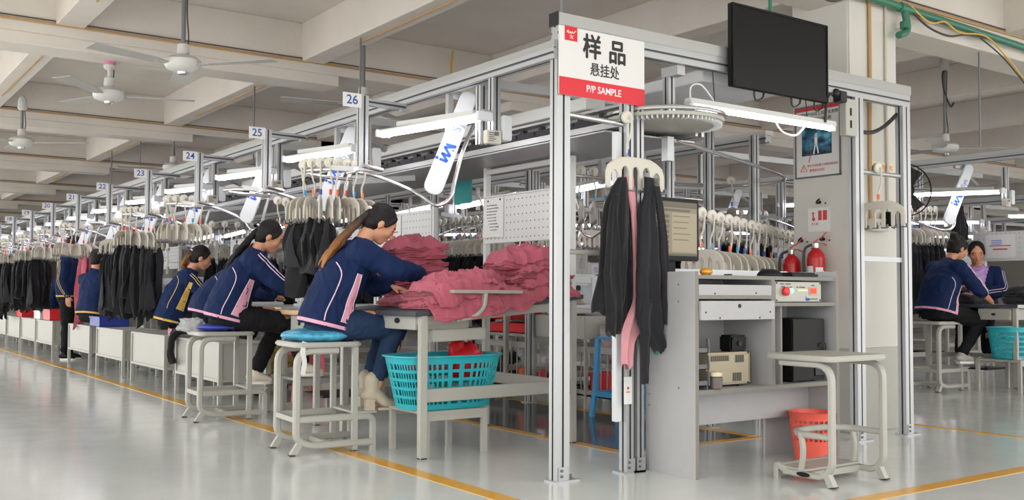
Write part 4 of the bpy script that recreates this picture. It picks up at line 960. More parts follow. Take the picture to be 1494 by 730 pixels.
def person(label, loc, rz, S, group=None):
    root = thing('person', label, 'person', loc, rz, group); g = S.get; vox = g('vox', .0075)
    pel, waist, chest, neck, hd = (V(g(k)) for k in ('pelvis', 'waist', 'chest', 'neck', 'head'))
    HM = Mx.Translation(hd) @ Mx.Rotation(g('yaw', 0), 4, 'Z') @ Mx.Rotation(g('pitch', 0), 4, 'Y') @ Mx.Rotation(g('roll', 0), 4, 'X')
    X = lambda p: HM @ V(p)
    H3 = HM.to_3x3()
    b = M()
    # ---- head
    b.ball(X((-.008, 0, .022)), (.097, .076, .098), 20, 14, mx=H3); b.ball(X((.022, 0, -.028)), (.068, .062, .078), 16, 12, mx=H3); b.ball(X((.052, 0, -.078)), (.036, .036, .032), 12, 8, mx=H3)
    b.ball(X((.062, 0, .018)), (.034, .056, .05), 12, 8, mx=H3)
    for s in (-1, 1):
        b.ball(X((.056, s*.036, -.022)), (.032, .026, .03), 10, 8, mx=H3); b.ball(X((-.008, s*.077, -.012)), (.019, .011, .031), 10, 8, mx=H3)
    capsule(b, [X((.09, 0, .012)), X((.100, 0, -.012)), X((.107, 0, -.026))], [.009, .011, .0125], 8, sub=2); b.ball(X((.089, 0, -.055)), (.013, .024, .012), 10, 6, mx=H3)
    capsule(b, [X((-.025, 0, -.05)), V(neck)+V((0, 0, .02)), V(neck)+(V(chest)-V(neck))*.3], [.052, .05, .06], 16)
    torso(b, [(pel+V((0, 0, -.05)), (1, 0, 0), .09, .14), (pel, (1, 0, 0), .10, .15), (waist, (1, 0, -.1), .085, .13), (chest, (1, 0, -.25), .10, .15), (chest.lerp(neck, .6), (1, 0, -.3), .08, .15), (neck, (1, 0, -.4), .05, .055)])
    T = M()
    for s, k in ((-1, 'r'), (1, 'l')):
        sh, el, wr = V(g('sh'+k)), V(g('el'+k)), V(g('wr'+k))
        capsule(b, [chest.lerp(neck, .55)+V((0, s*.08, 0)), sh, el, wr], [.05, .048, .040, .026], 12)
        hand(b, wr, g('hd'+k, wr-el), g('hn'+k, (0, 0, -1)), g('ht'+k, (0, -s, .3)), g('hs', .95), g('curl', .35))
        hip, kn, an = V(g('hip'+k)), V(g('kn'+k)), V(g('an'+k)); toe = V(g('toe'+k))
        capsule(b, [pel+V((0, s*.07, -.02)), hip, kn, an], [.08, .08, .052, .036], 12); fd = (toe-an); fd.z = 0; fd.normalize()
        capsule(b, [an, an+fd*.04+V((0, 0, -.035)), an+fd*.10+V((0, 0, -.05))], [.033, .024, .018], 10)
        if k in g('legs', 'rl'):
            # trousers and shoe
            capsule(T, [pel+V((-.02, s*.07, 0)), hip, kn.lerp(hip, .12), kn, an.lerp(kn, g('cut', .1))], [g('tr', .10), g('tr', .10), .082, .072, g('cuff', .056)], 16)
    mates = [g('skin', 'skin')]
    fuse(b, 'body', mates, root, vox, 3)
    for s in (-1, 1):
        M().ball(X((.0845, s*.031, .008)), (.0045, .013, .005), 10, 6, mx=H3).build('eye', ['eyes'], root, smooth=True)
        capsule(M(), [X((.0895, s*.016, .026)), X((.087, s*.034, .031)), X((.076, s*.050, .026))], [.0035, .004, .003], 6, sub=2).build('eyebrow', ['hair'], root, smooth=True)
    M().ball(X((.0955, 0, -.055)), (.004, .020, .006), 10, 6, mx=H3).build('mouth', ['lips'], root, smooth=True)
    # ---- hair
    h = M(); st = g('hairstyle', 'pony')
    h.ball(X((-.022, 0, .036)), (.098, .086, .098), 22, 14, mx=H3); h.ball(X((-.045, 0, -.012)), (.066, .078, .08), 18, 12, mx=H3)
    if st != 'short':
        for s in (-1, 1): capsule(h, [X((.045, s*.050, .075)), X((.038, s*.072, .03)), X((.022, s*.076, -.005))], [.020, .012, .007], 8)
    if st == 'bun': h.ball(X((-.085, 0, .105)), (.045, .05, .045), 14, 10, mx=H3); h.ball(X((-.105, .01, .125)), .025, 10, 8)
    hr = fuse(h, 'hair', ['hair'], root, .007, 4, .003, 45)
    if g('pony'):
        pts = [X((-.095, 0, .06))]+[V(p) for p in g('pony')]; m = M(); capsule(m, pts, g('ponyr', [.026, .036, .034, .024, .008]), 14)
        for k in range(7):
            rr = random.Random(k); o = V((rr.uniform(-.015, .015), rr.uniform(-.03, .03), rr.uniform(-.01, .01))); capsule(m, [pts[0]]+[p+o*(i+1)*.6 for i, p in enumerate(pts[1:])], [.010, .014, .014, .011, .004], 8)
        fuse(m, 'ponytail', [g('ponymat', 'hair')], root, .008, 2, .004, 40); d = (pts[1]-pts[0]).normalized()
        M().lathe([(.024, -.008), (.033, -.006), (.033, .006), (.024, .008)], 14, pts[0]+d*.025, d).build('hair_tie', [g('tie', 'whitep')], root, smooth=True)
    if g('cap'):
        m = M(); m.ball(X((-.015, 0, .06)), (.105, .092, .09), 20, 12, mx=H3); capsule(m, [X((-.03, 0, .13)), X((-.02, .0, .24)), X((-.02, .01, .36))], [.075, .06, .03], 14); fuse(m, 'head_cloth', [g('cap')], root, .008, 3, .008, 20)
    # ---- trousers, shoes
    if g('legs', 'rl'):
        torso(T, [(pel+V((0, 0, -.09)), (1, 0, 0), .12, .16), (pel+V((0, 0, -.04)), (1, 0, 0), .14, .178), (pel+V((0, 0, .04)), (1, 0, 0), .125, .17), (pel.lerp(waist, .6), (1, 0, 0), .11, .15)])
        fuse(T, 'trousers', [g('trousers', 'dark_trouser')], root, .009, 4, .006, 26, seed=3)
        for k in g('legs', 'rl'):
            an, toe = V(g('an'+k)), V(g('toe'+k)); shoe(root, an, toe, g('shoes', 'sneaker'), g('shoemat', 'sneaker'))
    # ---- jacket
    j = M(); hem = V(g('hem', tuple(pel+V((0, 0, -.06))))); hf = V(g('hemf', (1, 0, 0)))
    cn = chest.lerp(neck, .62)
    torso(j, [(hem, hf, g('hemd', .165), g('hemw', .205)), (hem+(waist-hem)*.25, hf, g('hemd', .165)*1.03, g('hemw', .205)*1.03), (waist, (1, 0, -.1), .155, .195), (chest, (1, 0, -.25), .15, .205), (cn, (1, 0, -.35), .115, .19), (chest.lerp(neck, .88), (1, 0, -.45), .085, .115), (neck+(hd-neck)*.10, (1, 0, -.5), .073, .078), (neck+(hd-neck)*.24, (1, 0, -.5), .068, .07)])
    for s, k in ((-1, 'r'), (1, 'l')):
        sh, el, wr = V(g('sh'+k)), V(g('el'+k)), V(g('wr'+k)); sl = g('sleeve', .93); e = el.lerp(wr, sl)
        capsule(j, [cn+V((0, s*.07, -.01)), sh, sh.lerp(el, .55), el, el.lerp(wr, .5*sl), e], [.085, .083, .076, .068, .062, .046], 16)
    ac = g('accent', 'pinkp'); pm = g('pipe', 'whitep')
    jk = fuse(j, 'jacket', [g('jacket', 'navy'), ac, pm], root, max(vox, .008), 5, .009, 15, seed=g('seed', 1))
    hz = hem; hn = hf.normalized().cross(V((0, 1, 0))); hn = hn if hn.z > 0 else -hn
    def band(c, n):
        k = (c-hz).dot(hn); return .012 < k < .034 and abs((c-hz).dot(hf.normalized())) < .3 and abs(c.y) < .26
    if g('band', True):
        fw = hf.normalized(); rr = []
        for h_ in (.010, .017, .024, .031):
            c = hz+hn*h_; q = []
            for i in range(72):
                a_ = 2*pi*i/72; d = fw*cos(a_)+V((0, 1, 0))*sin(a_); q.append((c, d))
            rr.append(q)
        patch(jk, 'hem_band', rr, [ac], root, True)
    if g('open'):
        mark_faces(jk, lambda c, n: abs(c.y) < .035+.22*max(0, c.z-pel.z-.12) and n.x > .25 and c.z > pel.z+.1, 1)
    if g('panel'):
        # side panel: strip around a line in the x-z plane on both flanks
        A, B, w0, w1 = g('panel'); A, B = V((A[0], 0, A[1])), V((B[0], 0, B[1])); ax = (B-A); L = ax.length; ax.normalize(); sd = V((ax.z, 0, -ax.x))
        for s in (-1, 1): patch(jk, 'side_panel', [[(A.lerp(B, t)+sd*q*(w0*(1-t)+w1*t), V((0, s, 0))) for q in (-1, -.6, -.2, .2, .6, 1)] for t in [i/14 for i in range(15)]], [ac], root, False)
        e = []
        for s in (-1, 1):
            for q in (-1, 1): e.append([(A.lerp(B, t)+sd*q*(w0*(1-t)+w1*t), (0, s, 0)) for t in (0, .25, .5, .75, 1)])
        piping(jk, 'panel_piping', e, .0035, pm, root)
    ls = []
    for s, k in ((-1, 'r'), (1, 'l')):
        sh, el, wr = V(g('sh'+k)), V(g('el'+k)), V(g('wr'+k)); e = el.lerp(wr, .9)
        if g('sleeveline', True):
            for o in (-.013, .013):
                up_ = (el-sh).cross(V((0, 1, 0))); up_ = up_ if up_.z > 0 else -up_; up_.normalize(); od = (up_*.75+V((0, s, 0))).normalized(); fd = (el-sh).normalized().cross(od)
                f2 = (e-el).normalized().cross(od)
                ls.append([(sh+fd*o, od), (sh.lerp(el, .35)+fd*o, od), (sh.lerp(el, .75)+fd*o, od), (el.lerp(e, .15)+f2*o, od), (el.lerp(e, .55)+f2*o, od), (e+f2*o, od)])
        if g('seam'): ls.append([(V((a, 0, c)), (0, s, 0)) for a, c in g('seam')])
    if ls: piping(jk, 'jacket_piping', ls, .0038, pm, root)
    if g('collar'):
        m = M(); capsule(m, [neck+V((.06, -.07, .0)), neck+V((.10, 0, -.05)), neck+V((.06, .07, .0))], [.02, .03, .02], 10); torso(m, [(chest+V((.05, 0, -.16)), (1, 0, -.2), .10, .10), (chest+V((.05, 0, 0)), (1, 0, -.2), .118, .11), (neck+V((.02, 0, .0)), (1, 0, -.4), .075, .075)]); fuse(m, 'polo_shirt', [g('collar')], root, .008, 3)
    return root
def shoe(root, an, toe, kind, m_):
    d = toe-an; d.z = 0; d.normalize(); s = d.cross(V((0, 0, 1))); z0 = toe.z; m = M(); L = (V((toe.x, toe.y, 0))-V((an.x, an.y, 0))).length
    A = V((an.x, an.y, z0))
    def outline(k, w, a, b): return [A+d*(a+(b-a)*(i/10))+V((0, 0, k)) for i in range(11)]
    hgt = {'boot': .19, 'sneaker': .09, 'sandal': .07}[kind]; heel = .055 if kind == 'boot' else .02
    up_ = M(); capsule(up_, [A+d*-.035+V((0, 0, heel+.035)), A+d*.03+V((0, 0, heel+.035)), A+d*(L-.085)+V((0, 0, .048)), A+d*(L-.035)+V((0, 0, .032))], [.040, .045, .042, .030], 14, sq=(.98, .85))
    if kind != 'sandal': capsule(up_, [A+d*-.005+V((0, 0, heel+.03)), A+V((0, 0, hgt*.6)), an+V((0, 0, (.09 if kind == 'boot' else .0)))], [.043, .044, .052 if kind == 'boot' else .042], 14)
    fuse(up_, 'shoe', [m_], root, .008, 3)
    b = M(); o = [(-.045, -.028), (-.05, 0), (-.045, .028), (.02, .034), (L-.09, .042), (L-.04, .034), (L-.008, 0), (L-.04, -.034), (L-.09, -.040), (.02, -.032)]
    if kind == 'boot':
        b.prism([(-.045, -.03), (-.05, 0), (-.045, .03), (.01, .032), (.015, 0), (.01, -.032)], A, d, -s, heel+.012); b.prism([(L-.13, -.036), (L-.13, .036), (L-.04, .034), (L-.012, 0), (L-.04, -.034)], A, d, -s, .014)
    else: b.prism(o, A, d, -s, .022)
    b.build('shoe_sole', [m_ if kind == 'boot' else 'sole'], root, smooth=True, angle=40)
    if kind == 'sandal':
        q = M(); capsule(q, [A+d*.07+s*.035+V((0, 0, .05)), A+d*.09+V((0, 0, .075)), A+d*.07-s*.035+V((0, 0, .05))], [.016, .018, .016], 8); q.build('shoe_strap', ['blackp'], root, smooth=True)
SIT = dict(pelvis=(0, 0, .765), waist=(.015, 0, .90), chest=(.10, 0, 1.07), neck=(.205, 0, 1.235), head=(.325, 0, 1.375), pitch=R(38),
    shr=(.165, -.175, 1.195), shl=(.165, .175, 1.195), elr=(.37, -.245, 1.085), wrr=(.56, -.13, 1.06), ell=(.33, .21, 1.0), wrl=(.40, .04, .995),
    hipr=(.04, -.10, .755), hipl=(.04, .10, .755), knr=(.40, -.12, .745), knl=(.40, .12, .745), anr=(.26, -.11, .33), anl=(.27, .10, .33), toer=(.42, -.115, .237), toel=(.43, .10, .237),
    hem=(-.02, 0, .735), hemf=(1, 0, -.25), hemd=.165, hemw=.21)
def spec(**k): d = dict(SIT); d.update(k); return d
def shift(S, dz, keys=('pelvis', 'waist', 'chest', 'neck', 'head', 'shr', 'shl', 'elr', 'ell', 'wrr', 'wrl', 'hipr', 'hipl', 'hem', 'knr', 'knl')):
    S = dict(S)
    for k in keys: a = S[k]; S[k] = (a[0], a[1], a[2]+dz)
    return S
# pony tail colour: black at the tie turning ginger at the ends
def pony_mat():
    m = mat('dyed_ponytail', '#5c3a22', .45, 0, .6, 70, 0, 1, .5, stretch=(3, 3, .5)); nt = m.node_tree; b = nt.nodes['Principled BSDF']
    tc = nt.nodes.new('ShaderNodeTexCoord'); sp = nt.nodes.new('ShaderNodeSeparateXYZ'); nt.links.new(tc.outputs['Generated'], sp.inputs[0])
    r = nt.nodes.new('ShaderNodeValToRGB'); r.color_ramp.elements[0].color = lin('#b07438'); r.color_ramp.elements[1].color = lin('#241a17'); r.color_ramp.elements[0].position = .05; r.color_ramp.elements[1].position = .8
    nt.links.new(sp.outputs['Z'], r.inputs['Fac']); nt.links.new(r.outputs['Color'], b.inputs['Base Color']); return m
MT['pony'] = pony_mat()
PANEL = ((.155, 1.06), (.075, .765), .014, .034)
SEAM = [(.02, 1.13), (.045, 1.05), (.0, .93), (-.045, .84), (-.06, .785)]
# worker nearest the pink garments
person('seated woman in navy jacket with long ginger-tipped ponytail and blue jeans', (-.50, 1.62, 0), R(-14), spec(
    hairstyle='pony', pony=[(.15, -.01, 1.355), (.07, -.015, 1.265), (-.0, -.02, 1.17), (-.04, -.02, 1.08)], ponyr=[.020, .028, .032, .026, .008], ponymat='pony', panel=PANEL, seam=SEAM, sleeveline=False,
    trousers='denim', cut=.25, cuff=.05, shoes='boot', shoemat='boot', vox=.0068, hdr=(.3, .6, -.25), htr=(0, 1, .3), hdl=(.8, -.45, -.25), hnl=(.2, -.1, -1), htl=(-.3, -.8, .5), curl=.3))
# second worker
person('seated woman in navy jacket with pink side panel and dark trousers, second in the row', (-.50, 3.38, 0), R(-16), spec(
    hairstyle='pony', pony=[(.15, .0, 1.35), (.08, .0, 1.26), (.02, .0, 1.17), (-.03, 0, 1.09)], ponyr=[.020, .028, .030, .024, .008], panel=((.16, 1.04), (.06, .765), .016, .05), seam=SEAM, elr=(.36, -.23, 1.01), wrr=(.56, -.16, .955), head=(.30, 0, 1.37), pitch=R(30),
    knr=(.44, -.10, .72), anr=(.56, -.10, .40), toer=(.72, -.11, .31), anl=(.22, .10, .33), toel=(.36, .10, .24), shoes='sneaker', shoemat='sneaker', seed=5, wrl=(.48, .05, .96)))
# third: bent low behind the second worker
person('seated person in navy jacket bent low, half hidden behind the second worker', (-.12, 4.95, 0), R(-10), spec(
    hairstyle='short', chest=(.14, 0, 1.03), neck=(.27, 0, 1.16), head=(.40, 0, 1.27), pitch=R(55), shr=(.23, -.175, 1.11), shl=(.23, .175, 1.11), elr=(.40, -.23, .96), wrr=(.56, -.12, .92), ell=(.4, .22, .95), wrl=(.54, .06, .92),
    vox=.009, seed=8, panel=None, seam=SEAM, accent='pinkp'))
# fourth: yellow stripe woman
person('seated woman in navy jacket with yellow panel and brown ponytail', (-.08, 6.18, 0), R(-14), shift(spec(
    hairstyle='pony', pony=[(.16, 0, 1.33), (.11, 0, 1.26), (.09, 0, 1.20)], ponyr=[.026, .036, .03, .012], ponymat='pony', accent='yellowp', pipe='goldp', panel=((.16, 1.04), (.06, .765), .014, .036), seam=SEAM, head=(.27, 0, 1.39), pitch=R(22), neck=(.16, 0, 1.235), chest=(.08, 0, 1.07), shr=(.12, -.17, 1.19), shl=(.12, .17, 1.19), elr=(.26, -.22, 1.05), wrr=(.46, -.12, 1.10), vox=.009, seed=11, anr=(.26, -.11, .42), anl=(.26, .1, .42), toer=(.42, -.11, .33), toel=(.42, .1, .33)), -.10))
# man with the raised hand, seen from behind
person('seated short-haired man in navy jacket resting his chin on his hand', (-.17, 9.15, 0), R(30), shift(spec(
    hairstyle='short', accent='yellowp', pipe='goldp', head=(.06, 0, 1.45), pitch=R(8), neck=(.02, 0, 1.27), chest=(.02, 0, 1.07), waist=(0, 0, .9), shr=(.03, -.19, 1.2), shl=(.03, .19, 1.2), elr=(.24, -.24, 1.02), wrr=(.42, -.12, 1.0), ell=(.22, .33, 1.10), wrl=(.19, .11, 1.33), hdl=(-.2, -.4, .8), hnl=(-1, 0, 0), htl=(0, -1, .3), seam=SEAM, vox=.009, seed=14, anr=(.26, -.11, .42), anl=(.26, .1, .42), toer=(.42, -.11, .33), toel=(.42, .1, .33)), -.10))
# standing worker half hidden by hangers
person('standing woman in navy jacket with yellow sleeve lines and black trousers', (-.13, 10.85, 0), R(-25), spec(
    pelvis=(0, 0, .88), waist=(.0, 0, 1.03), chest=(.01, 0, 1.20), neck=(.02, 0, 1.43), head=(.07, 0, 1.59), pitch=R(25), shr=(.0, -.18, 1.37), shl=(.0, .18, 1.37), elr=(-.03, -.23, 1.08), wrr=(.06, -.25, .88), ell=(.15, .22, 1.12), wrl=(.36, .14, 1.14), hdr=(.1, 0, -1), hnr=(0, 1, 0), htr=(1, 0, 0),
    hipr=(.0, -.09, .84), hipl=(.0, .09, .84), knr=(.02, -.09, .48), knl=(.05, .09, .48), anr=(-.01, -.09, .09), anl=(.02, .10, .09), toer=(.15, -.10, .0), toel=(.18, .12, .0), hem=(0, 0, .86), hemf=(1, 0, 0), hemd=.14, hemw=.19, accent='yellowp', pipe='goldp', tr=.085, cuff=.05, shoemat='blackp', hairstyle='short', vox=.009, seed=17, panel=None, seam=None))
# at the left edge
person('seated person in navy jacket at the far left edge of the row', (-.08, 12.6, 0), R(-5), shift(spec(hairstyle='short', vox=.01, seed=20, seam=SEAM, pipe='goldp', accent='yellowp', anr=(.26, -.11, .42), anl=(.26, .1, .42), toer=(.42, -.11, .33), toel=(.42, .1, .33)), -.10))
# beyond the pillar
person('seated woman with hair bun, navy jacket, dark trousers and grey shoes beyond pillar', (6.16, 1.68, 0), R(-16), shift(spec(
    hairstyle='bun', panel=((.16, 1.04), (.06, .765), .012, .03), seam=SEAM, head=(.27, 0, 1.385), pitch=R(24), neck=(.16, 0, 1.235), chest=(.08, 0, 1.07), shr=(.12, -.175, 1.19), shl=(.12, .175, 1.19), elr=(.30, -.24, .98), wrr=(.50, -.20, .85), sleeve=.35, hdr=(.6, .1, -.5), hnr=(.0, .6, -1), curl=.5, knr=(.42, -.12, .66), anr=(.20, -.11, .36), toer=(.36, -.12, .27), knl=(.42, .10, .64), anl=(.36, .08, .36), toel=(.52, .07, .27), shoes='sneaker', shoemat='grey_shoe', skin='skin2', seed=23), .035))
person('woman facing us in open navy jacket over lilac shirt with head bowed', (7.22, 1.85, 0), R(205), spec(
    hairstyle='low', open=True, accent='purple', collar='purple', head=(.10, 0, 1.40), pitch=R(18), yaw=R(10), neck=(.03, 0, 1.235), chest=(.01, 0, 1.06), waist=(0, 0, .9), shr=(.0, -.175, 1.19), shl=(.0, .175, 1.19), elr=(.10, -.24, 1.0), wrr=(.30, -.10, .97), ell=(.10, .24, 1.0), wrl=(.30, .06, .97), panel=None, seam=None, band=False, skin='skin2', seed=26, vox=.009))
YK = lambda k: 1.456+1.55*k
ORD = ['nearest', 'second', 'third', 'fourth', 'fifth', 'sixth', 'seventh', 'eighth', 'ninth', 'tenth', 'eleventh']
CL = ['orange', 'red', 'blue', 'orange', 'dblue', 'red']
# ------------------------------------------------------------------ front row
long_rail('long aluminium overhead rail running back over the numbered station masts', 0, -.02, 48)
chain('twin-track chain conveyor with the ribbed turning wheel nearest the sign', .55, 1.13, .08, 44, 1.87)
tag(M().bb((1.2, .12, 2.215), (1.9, 40, 2.285)).build('conveyor_cover', ['white'], bevel=.005), 'long white sheet-metal trunking above the chain conveyor', 'trunking')
for k in range(0, 11):
    mast(26-k, (0, YK(k), 0), label='aluminium station mast bearing the blue number %d' % (26-k), group='numbered station masts')
protoR = store_rail('chromed storage rail curling below the mast numbered 26', (0, YK(0), 0), group='storage rails of the front row')
protoA = lift_arm('white lifting arm plate with blue logo behind the brightest tube light', (0, YK(0), 0), group='lifting arms of the front row')
protoL = lamp_set('brightest double tube light over the pink garments', (0, YK(0), 0), group='station lights of the front row')
for k in range(1, 11):
    dup(protoR, (0, YK(k), 0), label='chromed storage rail curling below the mast numbered %d' % (26-k))
    dup(protoA, (0, YK(k), 0), label='white lifting arm plate with blue logo beside the mast numbered %d' % (26-k))
    dup(protoL, (0, YK(k), 0), label='lit tube light just in front of the mast numbered %d' % (26-k))
tk = lambda k: 0 if k < 2 else .40
protoT = sewing_table('grey sewing table with wooden edge in front of the second worker', (0, YK(1)+.05, 0), group='sewing tables of the front row')
protoM = sewing_machine('white sewing machine on the table of the second worker', (.42, YK(1)+.05, .815), R(90), group='sewing machines of the front row')
for k in range(2, 10):
    dup(protoT, (tk(k), YK(k)+.05, 0), label='grey sewing table behind the bench below the mast numbered %d' % (26-k)); dup(protoM, (.42+tk(k), YK(k)+.05, .815), label='white sewing machine on the table below the mast numbered %d' % (26-k))
protoB = box_bench('grey metal box bench below the mast numbered 24', (-.27, YK(2), 0), group='metal box benches along the aisle')
for k in range(3, 11): dup(protoB, (-.27, YK(k)+{6: .68, 7: .42, 8: .2}.get(k, 0), 0), label='grey metal box bench below the mast numbered %d' % (26-k))
def pick(k, s, xr=0, yr=None):
    p, d = rail_at(s); rz = math.atan2(d.y, d.x)+pi/2
    x = V((cos(rz), sin(rz), 0))
    if x.dot(V((-.58, -.81, 0))) < 0: rz += pi
    return p, rz
CAMP = V((-3.1, -4, 0))
def cluster(k, n, s0, s1, garm, where, org=(0, 0, 0), flip=0, kinds=('b1', 'b2', 'b3', 'b4', 'b5'), gword='black garment', hword='white overhead hanger', seed=0, drop=.235):
    rnd = random.Random(seed+k*7); gl = 'hangers '+where; gg = gword+'s '+where
    for i in range(n):
        f = i/max(1, n-1); p, rz = pick(k, s0+(s1-s0)*f); p = p+V((0, 0, .046))
        if flip: p = V((-p.x, -p.y, p.z))
        q = p+V(org); rz = math.atan2(CAMP.y-q.y, CAMP.x-q.x)+R(-42+75*f)+rnd.uniform(-.16, .16)
        hanger('%s %s' % (hword, where), q, rz, CL[(i+k) % 6], gl, key=rnd.randrange(3))
        if garm(i): garment('%s on a hanger %s' % (gword, where), q+V((0, 0, -.375)), rz+rnd.uniform(-.2, .2), kinds[rnd.randrange(len(kinds))], gg, sc_=rnd.uniform(.94, 1.05))
A = lambda i: True
N_ = lambda i: False
cluster(0, 10, .30, .86, lambda i: i < 6, 'between the two nearest seated women', (0, YK(0), 0), kinds=('s1', 's2', 's3'), gword='black top')
for x, y, z in ((.035, 3.75, 1.70), (.09, 3.72, 1.69)): hanger('white overhead hanger behind the head of the second seated woman', (x, y, z), R(235), 'orange', 'hangers behind the second seated woman', key=1)
cluster(2, 8, .22, .8, N_, 'above the bent-low person', (0, YK(2), 0))
cluster(3, 10, .20, .84, A, 'just left of the woman with the yellow panel', (0, YK(3), 0))
cluster(4, 5, .80, .93, A, 'just right of the short-haired man', (0, YK(4), 0))
cluster(5, 8, .25, .90, lambda i: i > 5, 'between standing woman and short-haired man', (0, YK(5), 0), kinds=('p1', 'p2'), gword='pink garment')
cluster(6, 8, .22, .84, lambda i: i < 3, 'just left of the standing woman', (0, YK(6), 0))
for k in (7, 8): cluster(k, 9, .2, .84, A, 'above the red crates left of the standing woman', (0, YK(k), 0))
cluster(9, 7, .2, .84, A, 'at the far left edge of the row', (0, YK(9), 0))
# second line of bare hangers and clothes on the conveyor side of the front row
def straight(label_g, where, p0, p1, n, garm=N_, turn=0, kinds=('b1', 'b2', 'b3'), gword='black garment', rail=True, seed=0, face=None):
    p0, p1 = V(p0), V(p1); d = (p1-p0); rnd = random.Random(seed+n)
    rz = math.atan2(d.y, d.x)+pi/2; x = V((cos(rz), sin(rz), 0))
    if x.dot(V((-.58, -.81, 0))) < 0: rz += pi
    if rail:
        t = tag(M().tube([p0-d*.06+V((0, 0, -.046)), p0.lerp(p1, .5)+V((0, 0, -.05)), p1+d*.06+V((0, 0, -.046))], .0135, 8).build('hanger_rail', 'chrome', smooth=True), 'chromed hanger rail '+where, 'rail')
    for i in range(n):
        q = p0.lerp(p1, i/max(1, n-1)+rnd.uniform(-.008, .008)); a = rz+turn+rnd.uniform(-.12, .12)
        hanger('white overhead hanger '+where, q, a, CL[(i*2+seed) % 6], label_g, key=rnd.randrange(3))
        if garm(i): garment(gword+' on a hanger '+where, q+V((0, 0, -.375)), a, kinds[rnd.randrange(len(kinds))], gword+'s '+where)
straight('hangers over the control desk', 'above the back edge of the control desk', (1.33, .25, 1.443), (3.65, 1.45, 1.45), 14, turn=R(-36))
straight('black clothes rack left of the pegboard', 'seen left of the pegboard behind the pink garments', (2.55, 5.6, 1.73), (2.62, 4.35, 1.73), 12, A)
straight('rack behind the woman with the yellow panel', 'on the far rack right of the woman with yellow panel', (.55, 6.9, 1.70), (1.5, 6.4, 1.70), 9, A)
straight('hangers behind the second woman', 'on the far rail between the two nearest women', (1.5, 6.6, 1.62), (2.3, 5.4, 1.62), 8)
# upper curved rail beside the turning wheel, three hangers with blue-marked wheels
ur = spline([(1.04, .18, 1.85), (1.77, .46, 1.85), (2.45, .73, 1.85), (2.95, .96, 1.85), (3.20, 1.22, 1.85), (3.12, 1.52, 1.84), (2.7, 1.68, 1.83), (2.0, 1.70, 1.82), (1.5, 1.7, 1.82)], 7)
t = thing('curved_rail', 'chromed curved rail leading from the turning wheel to the pillar', 'rail'); M().tube(ur, .0135, 10).build('rail_tube', ['chrome'], t, smooth=True)
M().bar((2.0, 1.74, 1.80), (3.0, 1.74, 1.84), .03, .05).build('rail_bracket', ['alu'], t); M().bar((1.8, 1.74, 1.78), (1.8, 1.74, 2.15), .04, .04).build('rail_bracket', ['alu'], t); M().bar((.95, .16, 1.86), (.95, .16, 1.72), .05, .05).build('rail_bracket', ['alu'], t)
for i, (x, y, z) in enumerate(((3.16, 1.45, 1.89), (3.05, 1.58, 1.88), (2.88, 1.66, 1.88), (1.82, 1.72, 1.87), (1.70, 1.72, 1.87), (1.58, 1.72, 1.87))): hanger('white overhead hanger on the curved rail left of the pillar', (x, y, z), R(235), 'blue', 'hangers on the curved rail', key=i % 3)
t = thing('teal_station_card', 'teal card with number 03 hung behind the pink garments', 'card', (1.6, 3.24, 1.735)); M().bb((-.004, 0, 0), (.004, .28, .22)).build('card', ['teal'], t); q = M().bb((-.004, .03, .22), (.004, .31, .315)).build('number_plate', ['steel'], t); text('number', '03', .10, 'black_ink', q, (-.0045, .22, .27), FNX)
m = M(); m.bar((.01, .1, .30), (.01, .1, .55), .02, .02); m.build('hanger_strip', ['alu'], t)
POST1, POST2, POST3 = (1.73, .95), (2.18, 1.0), (2.95, 1.25)
# upright aluminium posts in the middle of the line
for i, (x, y, h, l) in enumerate(((POST1[0], POST1[1], 2.3, 'aluminium post standing left of the monitor behind the desk'), (POST2[0], POST2[1], 2.2, 'aluminium post standing behind the computer monitor'), (POST3[0], POST3[1], 2.2, 'aluminium post standing behind the hangers over the desk'), (2.35, 1.9, 2.2, 'aluminium post standing just left of the pillar'), (1.2, 3.2, 2.2, 'aluminium post standing behind the pink garment heap'), (2.05, 3.0, 2.2, 'aluminium post standing right of the pegboard'))):
    t = thing('support_post', l, 'post', (x, y, 0)); profile(M(), (0, 0, 0), (0, 0, h), .055, .055).build('post', AL, t); M().bb((-.05, -.05, 0), (.05, .05, .01)).build('base_plate', ['steel'], t)
m = M(); profile(m, (1.73, 1.01, 1.62), (3.4, 1.9, 1.62), .05, .05); o = m.build('cross_rail', AL); tag(o, 'aluminium cross rail behind the hangers over the desk', 'rail')

# ------------------------------------------------------------------ the row facing it across the dark aisle
XB = 3.0
dup_rail = long_rail('aluminium overhead rail of the back row beyond the dark aisle', XB+.06, 1.2, 44)
protoT2 = None
for k in range(1, 9):
    y = YK(k)
    w_ = 'of the back row opposite mast number %d' % (26-k); wc = 'in the back row beyond the dark aisle'
    dup(protoR, (XB, y, 0), pi, 'chromed storage rail '+w_, 'storage rails of the back row')
    if k != 5: dup(protoL, (XB-.2, y, 0), pi, 'lit tube light '+w_, 'station lights of the back row')
    if k in (1, 2, 3, 6, 7):
        protoT2 = dup(protoT2, (XB-.05, y, 0), pi, 'grey sewing table '+w_, 'sewing tables of the back row') if protoT2 else sewing_table('grey sewing table '+w_, (XB-.05, y, 0), pi, 'sewing tables of the back row', back=False); dup(protoM, (XB-.42, y, .815), R(-90), 'white sewing machine '+w_, 'sewing machines of the back row')
    cluster(k, 6, .20, .84, (lambda i: True) if k in (3, 5, 6, 8) else N_, wc, (XB, y, 0), flip=1, seed=50)
mb = None
